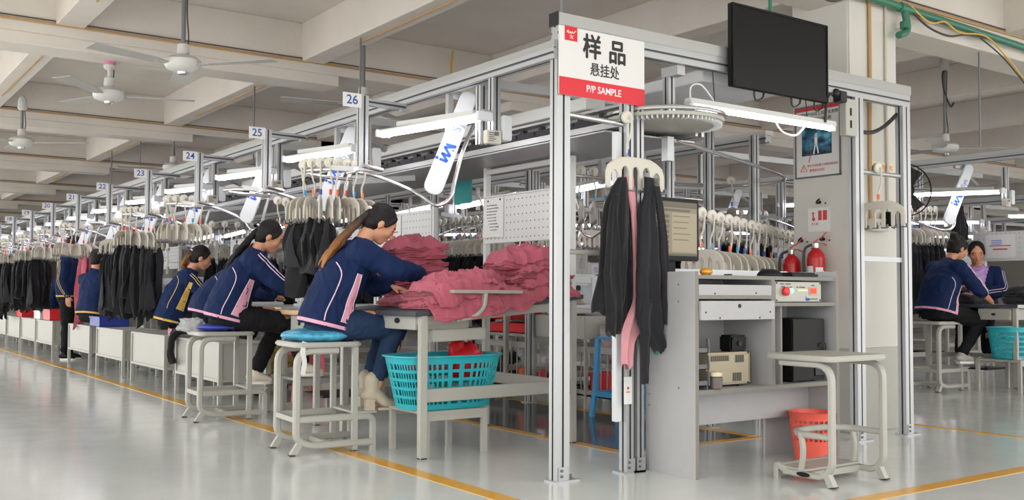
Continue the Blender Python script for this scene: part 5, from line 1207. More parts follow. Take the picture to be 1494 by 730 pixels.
for k in range(1, 9):
    t = thing('station_mast', 'aluminium station mast of the back row opposite mast number %d' % (26-k), 'post', (XB, YK(k), 0), pi, 'station masts of the back row')
    profile(M(), (-.36, 0, 1.71), (-.36, 0, 2.15), .055, .055).build('post', AL, t); m = M(); profile(m, (-.335, 0, 2.118), (-.045, .03, 2.118), .03, .045); m.build('arm', AL, t)
    # display strip with three blue-marked lamps
    m = M().box((-.36, .10, 1.80), (.06, .26, .08)); m.build('wheel_rail', ['cast'], t)
    m = M(); q = M()
    for j in range(3): m.lathe([(.034, 0), (.034, .01)], 16, (-.39+.06, .02+.08*j, 1.80), V((1, 0, 0))); q.bb((-.32, .005+.08*j, 1.795), (-.318, .035+.08*j, 1.815))
    m.build('wheel', ['disc'], t, smooth=True); q.build('wheel_mark', ['blue_ink'], t)
# storage racks under the back row: bars, crates, bags
def bar_rack(label, loc, Ly):
    t = thing('wire_rack', label, 'rack', loc); m = M()
    for z in (.10, .46): m.bb((0, 0, z), (.03, Ly, z+.05)); m.bb((.5, 0, z), (.53, Ly, z+.05))
    for y in (0, Ly-.04):
        for x in (0, .49): m.bb((x, y, 0), (x+.04, y+.04, .51))
    m.bb((0, 0, .10), (.53, Ly, .115)); m.build('rack_frame', ['steel'], t)
    m = M(); n = int(Ly/.085)
    for i in range(n+1): m.bar((.015, .02+i*(Ly-.04)/n, .14), (.015, .02+i*(Ly-.04)/n, .47), .009, .009)
    m.build('rack_bar', ['steel'], t); return t
bar_rack('grey barred rack beyond the dark aisle left of the big post', (2.18, 2.75, 0), 1.35)
bar_rack('grey barred rack beyond the dark aisle behind the sample garments', (2.18, 1.35, 0), 1.30)
def crate(label, loc, d, m_, rz=0, group=None):
    t = thing('plastic_crate', label, 'crate', loc, rz, group); x, y, z = d; w = .006; m = M()
    m.bb((0, 0, 0), (x, y, w)); m.bb((0, 0, 0), (x, w, z)); m.bb((0, y-w, 0), (x, y, z)); m.bb((0, 0, 0), (w, y, z)); m.bb((x-w, 0, 0), (x, y, z)); m.build('box', [m_], t)
    m = M()
    m.bb((-.008, -.008, z-.02), (x+.008, 0, z)); m.bb((-.008, y, z-.02), (x+.008, y+.008, z)); m.bb((-.008, 0, z-.02), (0, y, z)); m.bb((x, 0, z-.02), (x+.008, y, z)); m.build('rim', [m_], t); return t
crate('red crate in the barred rack behind the sample garments', (2.24, 1.85, .118), (.4, .55, .18), 'red')
crate('small orange box in the barred rack beyond the dark aisle', (2.22, 3.18, .118), (.3, .22, .15), 'orange')
crate('dark red box beside the orange box in the barred rack', (2.24, 2.98, .118), (.3, .16, .14), 'red')
crumple('green cloth bundle in the barred rack right of the orange box', 'green_bundle', 'cloth', (2.34, 2.88, .22), (.12, .09, .10), 'green', 31)
crumple('dark cloth bundle in the barred rack left of orange box', 'dark_bundle', 'cloth', (2.38, 3.78, .24), (.14, .2, .15), 'black2', 32)
crumple('clear plastic bag heaped above the orange box', 'plastic_bag', 'bag', (2.36, 3.22, .34), (.16, .30, .12), 'bag', 33, amp=.5)
crumple('clear plastic bag bulging on the rack behind the sample garments', 'plastic_bag', 'bag', (2.40, 2.15, .52), (.2, .32, .20), 'bag', 34, amp=.5)
crumple('pale pink bundle inside the clear bag behind the sample garments', 'pink_bundle', 'cloth', (2.42, 2.2, .50), (.13, .2, .12), 'pink_lt', 35, amp=.5)
crate('long red tray standing on the step beyond the table', (2.30, 3.25, .58), (.35, .75, .09), 'red'); crate('upper red tray stacked above the long red tray', (2.32, 3.65, .70), (.35, .42, .10), 'red')
t = thing('step_table', 'low grey table beyond the dark aisle under the red trays', 'table', (2.22, 3.15, 0)); M().bb((0, 0, .555), (.5, .95, .578)).build('top', ['steel'], t, bevel=.004)
for x in (.02, .46):
    for y in (.02, .91): M().bb((x-.015, y-.015, 0), (x+.015, y+.015, .555)).build('leg', ['steel'], t)
M().bb((.02, .0, .50), (.48, .02, .555)).build('apron', ['steel'], t)
t = thing('cabinet_box', 'grey metal box hung under the back row table', 'box', (2.1, 2.30, .575)); M().bb((0, 0, 0), (.35, .75, .19)).build('body', ['steel'], t, bevel=.006); M().lathe([(.02, 0), (.02, .004)], 12, (0, .3, .1), V((-1, 0, 0))).build('pull', ['cast'], t); m = M()
for x in (.02, .31):
    for y in (.02, .71): m.bb((x, y, -.575), (x+.02, y+.02, 0))
m.build('leg', ['steel'], t)
def plastic_stool(label, loc, m_, H=.45):
    t = thing('plastic_stool', label, 'stool', loc); M().prism([(p.x, p.y) for p in fillet([(-.14, -.14, 0), (.14, -.14, 0), (.14, .14, 0), (-.14, .14, 0)], .04, 5, True)], (0, 0, H-.02), (1, 0, 0), (0, 1, 0), .02).build('seat', [m_], t, bevel=.006)
    for sx in (-1, 1):
        for sy in (-1, 1): M().rpath([V((sx*.12, sy*.12, H-.02)), V((sx*.135, sy*.135, .2)), V((sx*.155, sy*.155, 0))], .05, .03, V((1, 0, 0))).build('leg', [m_], t)
    m = M()
    for sx in (-1, 1): m.bb((sx*.14-.008, -.13, .16), (sx*.14+.008, .13, .20)); m.bb((-.13, sx*.14-.008, .16), (.13, sx*.14+.008, .20))
    m.build('stretcher', [m_], t); return t
plastic_stool('blue plastic stool beyond the dark aisle behind the second post', (2.02, 1.78, 0), 'blue', .62)
plastic_stool('pink plastic stool under the table between the two nearest women', (.52, 4.30, 0), 'pinks', .42)
basket('yellow slotted basket on the floor behind the second worker', (.48, 4.95, .16), .22, .18, .28, 'yellowc', n=24, rows=5)
m = M().bb((-.24, -.2, .10), (.24, .2, .155)); 
tr_ = thing('trolley_base', 'grey trolley base with casters under the yellow basket', 'trolley', (.48, 4.95, 0)); m.build('deck', ['steel'], tr_)
for x in (-.2, .2):
    for y in (-.16, .16): q = M().lathe([(.035, -.012), (.04, -.008), (.04, .008), (.035, .012)], 14, (x, y, .04), V((0, 1, 0))); q.bb((x-.01, y-.018, .04), (x+.01, y+.018, .10)); q.build('caster', ['casters'], tr_, smooth=True)
# step boards under the second worker's feet
step_bench('low grey step under the sandalled foot of the second worker', (-.03, 3.12, 0), .42, .36, .29)
# ------------------------------------------------------------------ things on seats and benches
def cushion(label, loc, d, m_, rz=0, seed=1):
    return crumple(label, 'seat_cushion', 'cushion', loc, (d[0]/2, d[1]/2, d[2]/2), m_, seed, amp=.12, nseg=(26, 16), fr=1.2)
cushion('shiny blue patterned cushion on the stool of the nearest woman', (-.56, 1.62, .690), (.44, .44, .09), 'cushion')
cushion('dark blue cushion on the stool of the second woman', (-.52, 3.40, .685), (.38, .38, .075), 'dblue', seed=2)
tie = M().rpath(spline([(-.72, 1.45, .66), (-.735, 1.44, .60), (-.72, 1.45, .54), (-.73, 1.45, .47)]), .03, .004, V((0, 1, 0))).build('cushion_tie', ['paper']); tag(tie, 'white cloth tie hanging from the blue patterned cushion', 'tie')
crumple('grey plastic bag on the stool beside the second woman', 'plastic_bag', 'bag', (-.70, 3.60, .69), (.10, .11, .06), 'bag', 41, amp=.5)
def drape(label, pts, w, m_, name='draped_garment', seed=1):
    pts = spline(pts, 6); m = M(); nn = 16; rings = []
    for i, p in enumerate(pts):
        d = (pts[min(len(pts)-1, i+1)]-pts[max(0, i-1)]).normalized(); s = V((.35, .94, 0)); s = (s-d*s.dot(d)).normalized(); u = s.cross(d); t = i/(len(pts)-1); ww = w*(.8+.3*sin(5*t+seed)-.35*t)
        rings.append([p+s*(ww*cos(2*pi*j/nn))+u*(.022*sin(2*pi*j/nn)*(1+.6*noise.noise(V((j*.8, t*6, seed))))+.012*sin(j*1.6+4*t+seed)) for j in range(nn)])
    return tag(m.loft(rings).build(name, [m_], smooth=True, angle=80), label, 'garment')
drape('black garment draped over the bench end left of the second woman', [(-.02, 5.55, .55), (-.18, 5.45, .57), (-.30, 5.40, .53), (-.33, 5.38, .40), (-.31, 5.36, .28)], .18, 'black')
drape('red and white cloth lying on the bench beside the yellow-panel woman', [(-.10, 6.05, .53), (-.2, 5.8, .545), (-.22, 5.6, .535)], .09, 'pink_lt', 'folded_cloth', 2)
crate('blue plastic crate on the bench beside the short-haired man', (-.26, 8.42, .526), (.34, .5, .12), 'dblue'); crate('red plastic crate on the bench behind the standing woman', (-.26, 11.35, .526), (.33, .5, .16), 'red'); crate('red plastic crate at the far left edge bench', (-.26, 13.6, .526), (.33, .5, .14), 'red')
crate('grey plastic tray on the bench at the left edge of the row', (-.27, 12.0, .526), (.33, .5, .13), 'steel_w')
def paper_bits(label, loc, seed, m_):
    rnd = random.Random(seed); m = M()
    for k in range(5): m.box((rnd.uniform(-.1, .1), rnd.uniform(-.1, .1), .004+k*.006), (.16, .11, .004), rnd.uniform(0, 3))
    return tag(m.build('cloth_scrap', [m_], loc=loc), label, 'cloth')
paper_bits('pale blue cut pieces lying on the second worker table edge', (.10, 3.02, .815), 3, 'cushion')
# pink stack beyond the near worker
for i in range(7): cloth_heap('%s pink garment of the folded stack under the face of the near woman' % ('bottom', 'second', 'third', 'fourth', 'fifth', 'sixth', 'top')[i], .22, 1.84, .40, .22, TOP+.056*i, .056, 60+i, .05*(-1)**i, nx=26, ny=16, group='folded stack of pink garments')
# ------------------------------------------------------------------ sample garments on the front post
SH = hanger('white sample hanger on the front post bar above the hung garments', (.455, -.04, 1.895), R(-90), 'dblue', key=2, drop=.245)
for o in KID.get(SH.name) or [c for c in bpy.data.objects if c.parent == SH]:
    if o.name.startswith('comb'): o.rotation_euler[2] = R(90); o.scale = (1.05, 1.15, 1.0); o.location = (.05, .012, -.0)
    if o.name.startswith('rod') or o.name.startswith('colour_clip'): o.location = (.012, 0, .0)
m = sil(M(), [(1.56, .333, .386), (1.501, .291, .40), (1.439, .253, .41), (1.338, .225, .41), (1.194, .216, .40), (1.052, .207, .39), (.910, .171, .375), (.85, .162, .352)], -.105, .03, 4, 1, .009); sil(m, [(1.46, .262, .30), (1.38, .235, .285), (1.245, .218, .288), (1.051, .200, .293), (.875, .210, .312), (.742, .212, .30)], -.15, .026, 3, 2, .008)
tag(m.build('sample_jacket', ['black'], smooth=True, angle=80), 'black sample jacket hanging at the left of the front post', 'garment')
m = sil(M(), [(1.565, .50, .573), (1.476, .495, .582), (1.384, .464, .592), (1.238, .449, .617), (1.056, .439, .637), (.874, .434, .657), (.783, .45, .662), (.728, .50, .661), (.65, .581, .656)], -.125, .03, 4, 4, .010); sil(m, [(.90, .46, .53), (.803, .445, .513), (.695, .455, .508), (.588, .457, .498), (.495, .462, .494)], -.15, .02, 3, 5, .006); sil(m, [(1.52, .54, .585), (1.3, .575, .625), (1.0, .595, .65), (.8, .60, .655)], -.15, .022, 3, 9, .008)
tag(m.build('sample_jacket', ['black2'], smooth=True, angle=80), 'black sample jacket with long dangling sleeve right of the pink sample', 'garment')
m = sil(M(), [(1.557, .393, .44), (1.418, .388, .445), (1.236, .393, .460), (1.055, .388, .47), (.910, .384, .47), (.79, .388, .47)], -.06, .014, 4, 6, .006)
tag(m.build('sample_trousers', ['black'], smooth=True, angle=80), 'black sample piece hanging behind the pale pink one', 'garment')
m = sil(M(), [(1.571, .40, .462), (1.456, .425, .472), (1.310, .448, .485), (1.055, .458, .499), (.910, .452, .519), (.772, .385, .544), (.693, .378, .47), (.571, .378, .450)], -.085, .012, 4, 7, .007)
tag(m.build('sample_garment', ['pink_lt'], smooth=True, angle=80), 'pale pink sample garment hanging between the black sample garments', 'garment')
crd = thing('hang_tag', 'white card tag with red dot tied to the second post', 'tag', (.435, -.036, .365)); M().bb((0, -.003, 0), (.055, 0, .145)).build('card', ['paper'], crd)
m = M().lathe([(.008, 0), (.008, .001)], 10, (.027, -.003, .085), V((0, -1, 0))); m.bb((.014, -.004, .062), (.04, -.003, .067)); m.build('red_print', ['red_ink'], crd)
tl_ = M().bb((.62, -.09, .62), (.66, -.075, .70)).build('teal_tag', ['teal']); tag(tl_, 'small teal tag peeking from under the black sample jacket', 'tag')
hanger('empty white hanger hanging on the right frame bar before the pillar', (2.70, -.03, 1.795), R(-90), 'orange', key=0, drop=.235)
# ------------------------------------------------------------------ pillar furniture
ps = thing('safety_poster', 'framed safety poster with a blue night photograph on the pillar', 'poster', (2.772, .70, 1.79))
M().bb((-.006, -.39, 0), (.006, 0, .52)).build('poster_board', ['sign_white'], ps); m = M()
m.bb((-.012, -.39, 0), (0, -.38, .52)); m.bb((-.012, -.01, 0), (0, 0, .52)); m.bb((-.012, -.39, 0), (0, 0, .01)); m.bb((-.012, -.39, .51), (0, 0, .52)); m.build('frame', ['hub'], ps)
M().bb((-.0075, -.38, .485), (-.006, -.01, .51)).build('red_strip', ['sign_red'], ps)
def photo_mat():
    m = mat('night_photograph', '#1a3f5c', .4); nt = m.node_tree; b = nt.nodes['Principled BSDF']; tc = nt.nodes.new('ShaderNodeTexCoord'); n = nt.nodes.new('ShaderNodeTexNoise'); n.inputs['Scale'].default_value = 9
    mp = nt.nodes.new('ShaderNodeMapping'); mp.inputs['Scale'].default_value = (1, 1, 1.6); nt.links.new(tc.outputs['Object'], mp.inputs[0]); nt.links.new(mp.outputs[0], n.inputs['Vector'])
    r = nt.nodes.new('ShaderNodeValToRGB'); r.color_ramp.elements[0].color = lin('#10202c'); r.color_ramp.elements[1].color = lin('#6fc0d2'); r.color_ramp.elements[0].position = .4; r.color_ramp.elements[1].position = .7; e = r.color_ramp.elements.new(.54); e.color = lin('#2b6a8a')
    nt.links.new(n.outputs['Fac'], r.inputs['Fac']); nt.links.new(r.outputs['Color'], b.inputs['Base Color']); return m
MT['photo'] = photo_mat()
ph = M().bb((-.009, -.315, .16), (-.006, -.06, .385)).build('photograph', ['photo'], ps)
m = M(); m.ball((-.010, -.185, .305), (.002, .012, .014), 10, 6); m.tube([(-.010, -.185, .29), (-.010, -.185, .24)], .013, 6); m.tube([(-.010, -.18, .24), (-.010, -.165, .17)], .006, 6); m.tube([(-.010, -.19, .24), (-.010, -.205, .17)], .006, 6); m.build('photograph_figure', ['white'], ph)
text('writing', '严禁生产中的工具产生危险', .030, 'black_ink', ps, (-.0075, -.195, .455), FNX, depth=.001); text('writing', '员工离开请关机', .030, 'black_ink', ps, (-.0075, -.21, .415), FNX, depth=.001)
text('writing', '责任不容忽视工作要持续改进', .020, 'red_ink', ps, (-.0075, -.235, .085), FNX, depth=.001); text('writing', '管理者有责任', .022, 'red_ink', ps, (-.0075, -.19, .05), FNX, depth=.001)
def tri(o, ux, s, par):
    uy = V((0, 0, 1)); ux = V(ux); P = [(-s, -s*.8), (s, -s*.8), (0, s)]; q = [V(o)+ux*a+uy*b for a, b in P]; m = M()
    for i in range(3): m.bar(q[i], q[(i+1) % 3], s*.16, .002)
    m.bar(V(o)+uy*s*.35, V(o)-uy*s*.2, s*.18, .002); m.bar(V(o)-uy*s*.38, V(o)-uy*s*.55, s*.18, .002); return m.build('warning_triangle', ['red_ink' if par == ps else 'black_ink'], par)
tri((-.0078, -.075, .07), (0, -1, 0), .028, ps)
m = M().tube([(-.008, -.15, .22), (-.008, -.12, .11)], .003, 5); m.build('red_pointer', ['red_ink'], ps)
ss = thing('extinguisher_notice', 'faded red fire extinguisher notice on the pillar above extinguishers', 'notice', (2.774, .60, 1.40)); M().bb((-.001, -.19, 0), (.004, 0, .17)).build('clear_sheet', ['paper'], ss)
m = M(); m.bb((-.0025, -.13, .08), (-.001, -.165, .15)); m.bb((-.0025, -.09, .08), (-.001, -.12, .15)); m.build('red_pictogram', ['red_ink'], ss); m = M(); m.lathe([(.014, 0), (.014, .001)], 10, (-.001, -.05, .09), V((-1, 0, 0))); m.tube([(-.002, -.05, .10), (-.002, -.045, .14)], .006, 5); m.tube([(-.002, -.04, .14), (-.002, -.06, .13)], .004, 5); m.build('red_pictogram', ['red_ink'], ss)
text('writing', '灭火器', .02, 'red_ink', ss, (-.0015, -.06, .055), FNX, depth=.001)
for z, y in ((1.60, .50), (1.335, .47), (1.33, .66)):
    h = M().tube(spline([(2.78, y, z+.01), (2.745, y, z), (2.735, y-.01, z+.015), (2.74, y-.03, z+.03)]), .006, 6); h.lathe([(.012, 0), (.012, .006)], 10, (2.78, y, z+.01), V((-1, 0, 0))); h.lathe([(.006, 0), (.004, .012)], 6, (2.78, y-.05, z), V((-1, 0, 0))); tag(h.build('wall_hook', ['cast'], smooth=True), {1.60: 'black wall hook above the extinguisher notice on pillar', 1.335: 'black wall hook just above the right extinguisher', 1.33: 'black wall hook above the half-hidden extinguisher'}[z], 'hook')
def extinguisher(label, loc, rz=0, tilt=0):
    t = thing('fire_extinguisher', label, 'fire extinguisher', loc, rz)
    M().lathe([(.05, 0), (.062, .006), (.062, .30), (.056, .335), (.035, .362), (.02, .372), (.02, .385)], 26).build('cylinder', ['ext_red'], t, smooth=True)
    m = M().lathe([(.022, .38), (.024, .41), (.015, .42)], 14); m.tube([(0, 0, .40), (-.03, -.0, .40)], .012, 8); m.build('valve', ['chrome'], t, smooth=True)
    m = M(); m.rpath([V((-.01, 0, .415)), V((.05, 0, .41)), V((.075, 0, .40))], .022, .006, V((0, 0, 1))); m.rpath([V((-.015, 0, .42)), V((.04, 0, .455)), V((.075, 0, .49))], .022, .006, V((0, 0, 1))); m.build('handle', ['ext_red'], t)
    M().tube(spline([(-.03, 0, .40), (-.075, 0, .375), (-.088, 0, .30), (-.082, 0, .20), (-.07, 0, .12), (-.066, 0, .06)]), .010, 8).build('hose', ['cable'], t, smooth=True)
    m = M(); a = [R(q) for q in range(150, 235, 12)]; a2 = [R(q) for q in range(250, 310, 10)]
    for lo, hi, A_ in ((.03, .25, a), (.16, .24, a2)): m.add([V((.0628*cos(q), .0628*sin(q), z)) for q in A_ for z in (lo, hi)], [(2*i, 2*i+2, 2*i+3, 2*i+1) for i in range(len(A_)-1)])
    m.build('label_sticker', ['paper'], t, smooth=True); m = M(); m.lathe([(.018, 0), (.018, .004)], 14, (.028, -.055, .20), V((.45, -.89, 0))); m.build('round_sticker', ['cream'], t)
    M().tube([(0, .055, .36), (0, .08, .38), (.0, .10, .38)], .005, 6).build('hook_strap', ['cast'], t); return t
extinguisher('red fire extinguisher with white label hung on pillar right of the hangers', (2.68, .46, .90), R(-35)); extinguisher('red fire extinguisher half hidden behind the hangers beside the pillar', (2.66, .655, .86), R(-35))
wb = thing('wall_socket', 'beige wall socket box with black plug on pillar front', 'socket', (2.95, .19, 1.40)); M().bb((0, 0, 0), (.20, .06, .085)).build('box', ['ivory'], wb, bevel=.005); M().bb((-.02, .04, .005), (0, .06, .08)).build('side_plate', ['beige'], wb)
m = M()
for i in range(3):
    m.bb((.04+.05*i, -.001, .04), (.045+.05*i, .0, .06)); m.bb((.055+.05*i, -.001, .04), (.06+.05*i, 0, .06)); m.bb((.046+.05*i, -.001, .02), (.054+.05*i, 0, .03))
m.build('socket_hole', ['blackp'], wb); m = M().box((.17, -.03, .06), (.05, .06, .05)); m.box((.22, .02, .09), (.08, .07, .10)); m.build('plug', ['blackp'], wb, bevel=.006)
m = M().tube(spline([(.2, -.02, .10), (.23, -.03, .14), (.26, -.02, .10), (.25, .0, .02)]), .005, 6); m.build('cable', ['cable'], wb, smooth=True)
ws = thing('warning_sticker', 'yellowed electric warning sticker on the pillar front', 'sticker', (3.0, .248, 1.80)); M().bb((0, -.002, 0), (.29, .002, .10)).build('sheet', ['cream'], ws); tri((.06, -.003, .05), (1, 0, 0), .035, ws); text('writing', '有电危险', .045, 'red_ink', ws, (.19, -.002, .06), FX, depth=.001); text('writing', '请勿触摸', .028, 'black_ink', ws, (.19, -.002, .022), FX, depth=.001)
def loose(pts, r, m_, label, name='cable', cat='cable', n=7): return tag(M().tube(spline(pts, 5), r, n).build(name, [m_], smooth=True), label, cat)
loose([(3.0, .235, 3.4), (3.005, .235, 2.6), (2.995, .235, 2.0), (3.0, .235, 1.45)], .013, 'wire_tan', 'tan conduit running down the pillar front to the socket', 'conduit', 'conduit'); loose([(3.2, .235, 3.2), (3.195, .235, 2.5), (3.2, .235, 1.9), (3.2, .235, 1.45)], .010, 'ivory', 'pale conduit running down the right of the pillar front', 'conduit', 'conduit')
# green pipe, cables
gp = thing('water_pipe', 'green water pipe with elbow along the beam right of pillar', 'pipe'); M().tube([(2.0, .17, 3.06), (6.3, .17, 2.96)], .028, 12).build('pipe', ['pipe_green'], gp, smooth=True); M().tube(fillet([(3.33, .17, 3.03), (3.36, .16, 2.86), (3.24, .16, 2.815)], .05, 6), .026, 12).build('elbow', ['pipe_green'], gp, smooth=True); m = M().lathe([(.036, 0), (.036, .07)], 12, (3.27, .17, 3.03), V((1, 0, -.02))); m.lathe([(.034, 0), (.034, .05)], 12, (3.33, .168, 2.93), V((0, 0, -1))); m.build('joint', ['pipe_green'], gp, smooth=True)
loose([(3.4, .16, 3.02), (3.6, .15, 2.93), (3.85, .14, 2.90), (4.1, .15, 2.95), (4.4, .15, 2.97)], .008, 'cable', 'grey cable sagging below the green pipe'); loose([(3.38, .15, 3.05), (3.6, .14, 2.96), (3.8, .14, 3.0), (4.0, .14, 2.95), (4.35, .14, 2.98), (4.6, .13, 2.88), (5.0, .1, 2.62), (5.6, .1, 2.3)], .007, 'yellow_cable', 'yellow and black cable falling from the green pipe to the right'); loose([(4.3, .15, 2.96), (4.6, .12, 2.83), (5.0, .09, 2.58), (5.6, .09, 2.26)], .006, 'cable', 'thin black cable falling beside the yellow cable')
loose([(2.05, .18, 3.0), (2.35, .17, 2.95), (2.5, .17, 2.94), (2.7, .18, 3.0), (3.0, .2, 3.08)], .012, 'cable', 'black cable bundle above the television at the pillar'); loose([(2.18, 4.5, 3.9-.5), (2.16, 4.5, 3.2), (2.19, 4.5, 2.9), (2.2, 4.5, 2.5)], .012, 'yellow_cable', 'yellow cable dangling from the ceiling behind the rail')
loose([(1.9, .2, 3.42), (1.9, .2, 2.4)], .012, 'pipe_green', 'thin green rod hanging behind the television top', 'hanging_rod', 'rod')
# ------------------------------------------------------------------ ceiling rods and fans
for x, y, l in ((.66, 3.53, 'above the mast numbered 26'), (.66, 5.97, 'above the mast numbered 25'), (.66, 10.3, 'above the mast numbered 23'), (.66, 11.9, 'above the mast numbered 22')):
    t = thing('hanging_rod', 'thin steel rod hanging from the ceiling beams over the numbered masts', 'rod', (x, y, 0), 0, 'rods over the numbered masts'); M().tube([(0, 0, 2.1), (0, 0, 3.1)], .009, 8).build('rod', ['rod'], t, smooth=True); M().lathe([(.04, 2.22), (.045, 2.24), (.04, 2.27)], 12).build('collar', ['cast'], t)
t = thing('hanging_rod', 'thin steel rod rising from the frame corner above the sign', 'rod', (.06, .03, 0)); M().tube([(0, 0, 2.385), (0, 0, 3.46)], .009, 8).build('rod', ['rod'], t, smooth=True)
t = thing('hanging_rod', 'thin steel rod hanging at the far right under the green pipe', 'rod', (4.55, .3, 0)); M().tube([(0, 0, 2.15), (0, 0, 2.91)], .007, 8).build('rod', ['rod'], t, smooth=True)
def fan(label, loc, top, rz, up_=False, band=False, r=.70):
    t = thing('ceiling_fan', label, 'fan', loc, rz, 'ceiling fans'); h = top-loc[2]
    M().tube([(0, 0, .07), (0, 0, h)], .016, 10).build('down_rod', ['rod' if not band else 'fan'], t, smooth=True)
    M().lathe([(.02, -.055), (.06, -.05), (.115, -.03), (.13, -.005), (.13, .03), (.10, .055), (.05, .065), (.035, .08)], 28).build('motor', ['fan'], t, smooth=True)
    M().lathe([(.012, -.075), (.035, -.068), (.04, -.05)], 16).build('motor_cap', ['chrome'], t, smooth=True)
    m = M().lathe([(.03, .07), (.045, .09), (.04, .15), (.025, .16)], 16); m.lathe([(.03, h-.16), (.05, h-.14), (.045, h-.04), (.02, h)], 16); m.build('canopy', ['fan'], t, smooth=True)
    if band: M().lathe([(.049, h-.12), (.049, h-.09)], 16).build('band', ['fan_pink'], t, smooth=True)
    for i in range(3):
        a = 2*pi*i/3; m = M(); d = V((cos(a), sin(a), 0)); s = V((-sin(a), cos(a), 0)); rings = []
        for q in range(7):
            u = q/6; x = .13+(r-.13)*u; w = (.055+.02*u)*(1 if q else .5); tl = .10; z = -.0+.012*u
            A_, B_ = d*x+s*w+V((0, 0, z+w*tl)), d*x-s*w+V((0, 0, z-w*tl)); rings.append([A_, B_, B_+V((0, 0, -.004)), A_+V((0, 0, -.004))])
        m.loft(rings); m.bar(d*.09, d*.22, .035, .012); m.build('blade', ['fan_blade'], t)
    m = M().tube(spline([(.02, .0, .08), (.035, .01, .2), (.02, .01, .4), (.03, 0, h-.1)]), .005, 5); m.build('cable', ['cable'], t, smooth=True); return t
fan('nearest ceiling fan with long dark rod and drooping wires', (-.91, 3.25, 2.60), 3.46, R(-45)); fan('ceiling fan with a pink banded canopy behind the nearest fan', (-1.04, 4.87, 2.62), 3.0, R(-13), band=True); fan('ceiling fan at the left edge behind the pink banded fan', (-1.19, 8.15, 2.60), 3.12, R(-30)); fan('ceiling fan half hidden behind the mast numbered 26', (.80, 3.75, 2.58), 3.46, R(40)); fan('ceiling fan farthest back at the upper left', (-1.15, 12.6, 2.60), 3.46, R(10)); fan('small far ceiling fan above the masts numbered 23 and 24', (.76, 9.1, 2.56), 3.1, R(30))
fan('ceiling fan right of the pillar below tangled wires', (6.55, 1.80, 2.48), 3.46, R(-38))
loose([(6.56, 1.79, 3.3), (6.45, 1.76, 3.25), (6.5, 1.78, 3.1), (6.6, 1.8, 3.0), (6.75, 1.85, 2.95), (6.8, 1.85, 3.0)], .009, 'cable', 'tangled black wires on the rod of the right fan')
wf = thing('wall_fan', 'black caged fan just right of the frame post', 'fan', (5.15, 1.35, 1.92), R(60)); m = M()
for q in range(18): a = 2*pi*q/18; m.tube([(0, .03*cos(a), .03*sin(a)), (-.06, .14*cos(a), .14*sin(a)), (0, .24*cos(a), .24*sin(a))], .003, 4)
m.tube([(0, .24*cos(2*pi*i/40), .24*sin(2*pi*i/40)) for i in range(40)], .006, 6, closed=True); m.build('cage', ['blackp'], wf); M().lathe([(.03, 0), (.09, .02), (.08, .10), (.03, .13)], 18, (0, 0, 0), V((1, 0, 0))).build('motor', ['blackp'], wf, smooth=True)
m = M()
for i in range(3): a = 2*pi*i/3; m.prism([(.03, -.02), (.20, -.07), (.21, .05), (.03, .02)], (-.02, 0, 0), (0, cos(a), sin(a)), (0, -sin(a), cos(a)), .004)
m.build('blade', ['blackp'], wf); M().tube([(.08, 0, 0), (.14, 0, .10), (.14, 0, .24)], .02, 8).build('bracket', ['blackp'], wf, smooth=True)
# ------------------------------------------------------------------ the next row seen right of the pillar
XC, DZ = 6.62, .14
long_rail('aluminium overhead rail of the next row right of the pillar', XC-.1, -.2, 44, 2.14+DZ)
dl = lambda k: ('nearest', 'second', 'third', 'fourth', 'fifth', 'sixth', 'seventh', 'eighth')[k]
for k in range(0, 7):
    y = YK(k)+.6; w_ = '%s from the front right of the pillar' % dl(k)
    if k < 3: dup(protoA, (XC-.1, y, DZ), label='white lifting arm with blue logo '+w_, group='lifting arms of the right row')
    dup(protoL, (XC-.1, y, .05), label='lit tube light '+w_, group='station lights of the right row')
    dup(protoR, (XC-.1, y, DZ), label='chromed storage rail '+w_, group='storage rails of the right row')
    t = thing('station_mast', 'aluminium station mast '+w_, 'post', (XC-.1, y, DZ), 0, 'station masts of the right row'); profile(M(), (-.36, 0, 1.71), (-.36, 0, 2.15), .055, .055).build('post', AL, t); m = M(); profile(m, (-.335, 0, 2.118), (-.03, .03, 2.118), .03, .045); m.build('arm', AL, t); profile(M(), (.0, .35, 1.4), (.0, .35, 2.16), .055, .055).build('drop_post', AL, t)
    if k: dup(protoT, (XC, YK(k), 0), label='grey sewing table '+w_, group='sewing tables of the right row')
    cluster(k, 7 if k else 6, .20, .8, (lambda i: True) if k in (1, 2) else N_, 'in the row right of the pillar', (XC-.1, y, DZ), seed=80)
t = dup(protoT, (XC, 1.50, .045), label='dark-edged work table with the turquoise basket beyond the pillar')
del t['group']
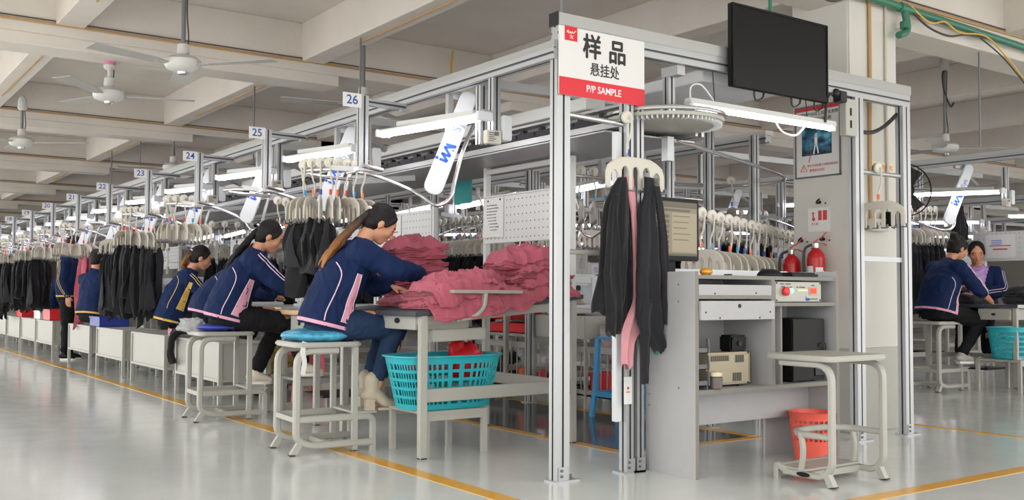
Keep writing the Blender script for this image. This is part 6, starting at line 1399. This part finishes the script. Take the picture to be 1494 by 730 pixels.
for o in bpy.data.objects:
    if o.parent == t and o.name.startswith('wood_edge'): o.name = 'dark_edge'; o.data = o.data.copy(); o.data.materials[0] = MT['top_dark']
basket('turquoise slotted basket beside the woman beyond the pillar', (6.72, 1.20, .33), .30, .18, .31); step_bench('low grey bench beyond the pillar carrying the turquoise basket', (6.42, .98, 0), .6, .46, .325)
for i in range(4): cloth_heap('%s black folded garment on the table beyond the pillar' % ('bottom', 'second', 'third', 'top')[i], 6.95, 1.15, .40, .34, .862+.034*i, .036, 90+i, .06*(-1)**i, 'black2', 'folded black garments on the right table', 0, 2, nx=20, ny=16)
cloth_heap('loose black garment spread on the table before the lilac-shirted woman', 6.72, 1.72, .42, .34, .862, .05, 97, .2, 'black2', None, 0, 2, name='loose_garment', nx=24, ny=18)
pd = M().lathe([(.001, 0), (.05, .002), (.055, .008), (.05, .014), (.001, .016)], 20).build('black_pad', ['blackp'], smooth=True, loc=(6.74, 1.33, .80)); tag(pd, 'small black round pad in the hand of the bun-haired woman', 'pad')
garment('black garment hanging from the rack above the lilac-shirted woman', (7.12, 1.98, 1.92), R(40), 's2')
straight('black garments left of the bun-haired woman', 'left of the bun-haired woman beyond the pillar', (6.48, 2.20, 1.88), (6.84, 2.10, 1.88), 6, A)
crate('red crate on the floor behind the bun-haired woman', (5.9, 3.1, 0), (.4, .6, .26), 'red'); crate('second red crate behind the stool beyond the pillar', (6.5, 3.3, 0), (.4, .5, .26), 'red')
# further rows: lights only show between the clutter
for r_, x in ((1, 9.6), (2, 13.0), (3, 17.0)):
    long_rail('distant overhead rail, %s behind the right row' % ORD[r_-1], x, 1, 44)
    for k in range(0, 8, 1 if r_ == 1 else 2):
        dup(protoL, (x, YK(k)+1, 0), label='distant lit tube light in the %s row behind the right row' % ORD[r_-1], group='distant tube lights, %s row' % ORD[r_-1])
        if r_ == 1: dup(protoT, (x, YK(k)+1, 0), label='distant sewing table behind the right row', group='distant sewing tables'); dup(protoM, (x+.4, YK(k)+1, .815), label='distant sewing machine behind the right row', group='distant sewing machines')

bpy.data.scenes.remove(TMP)
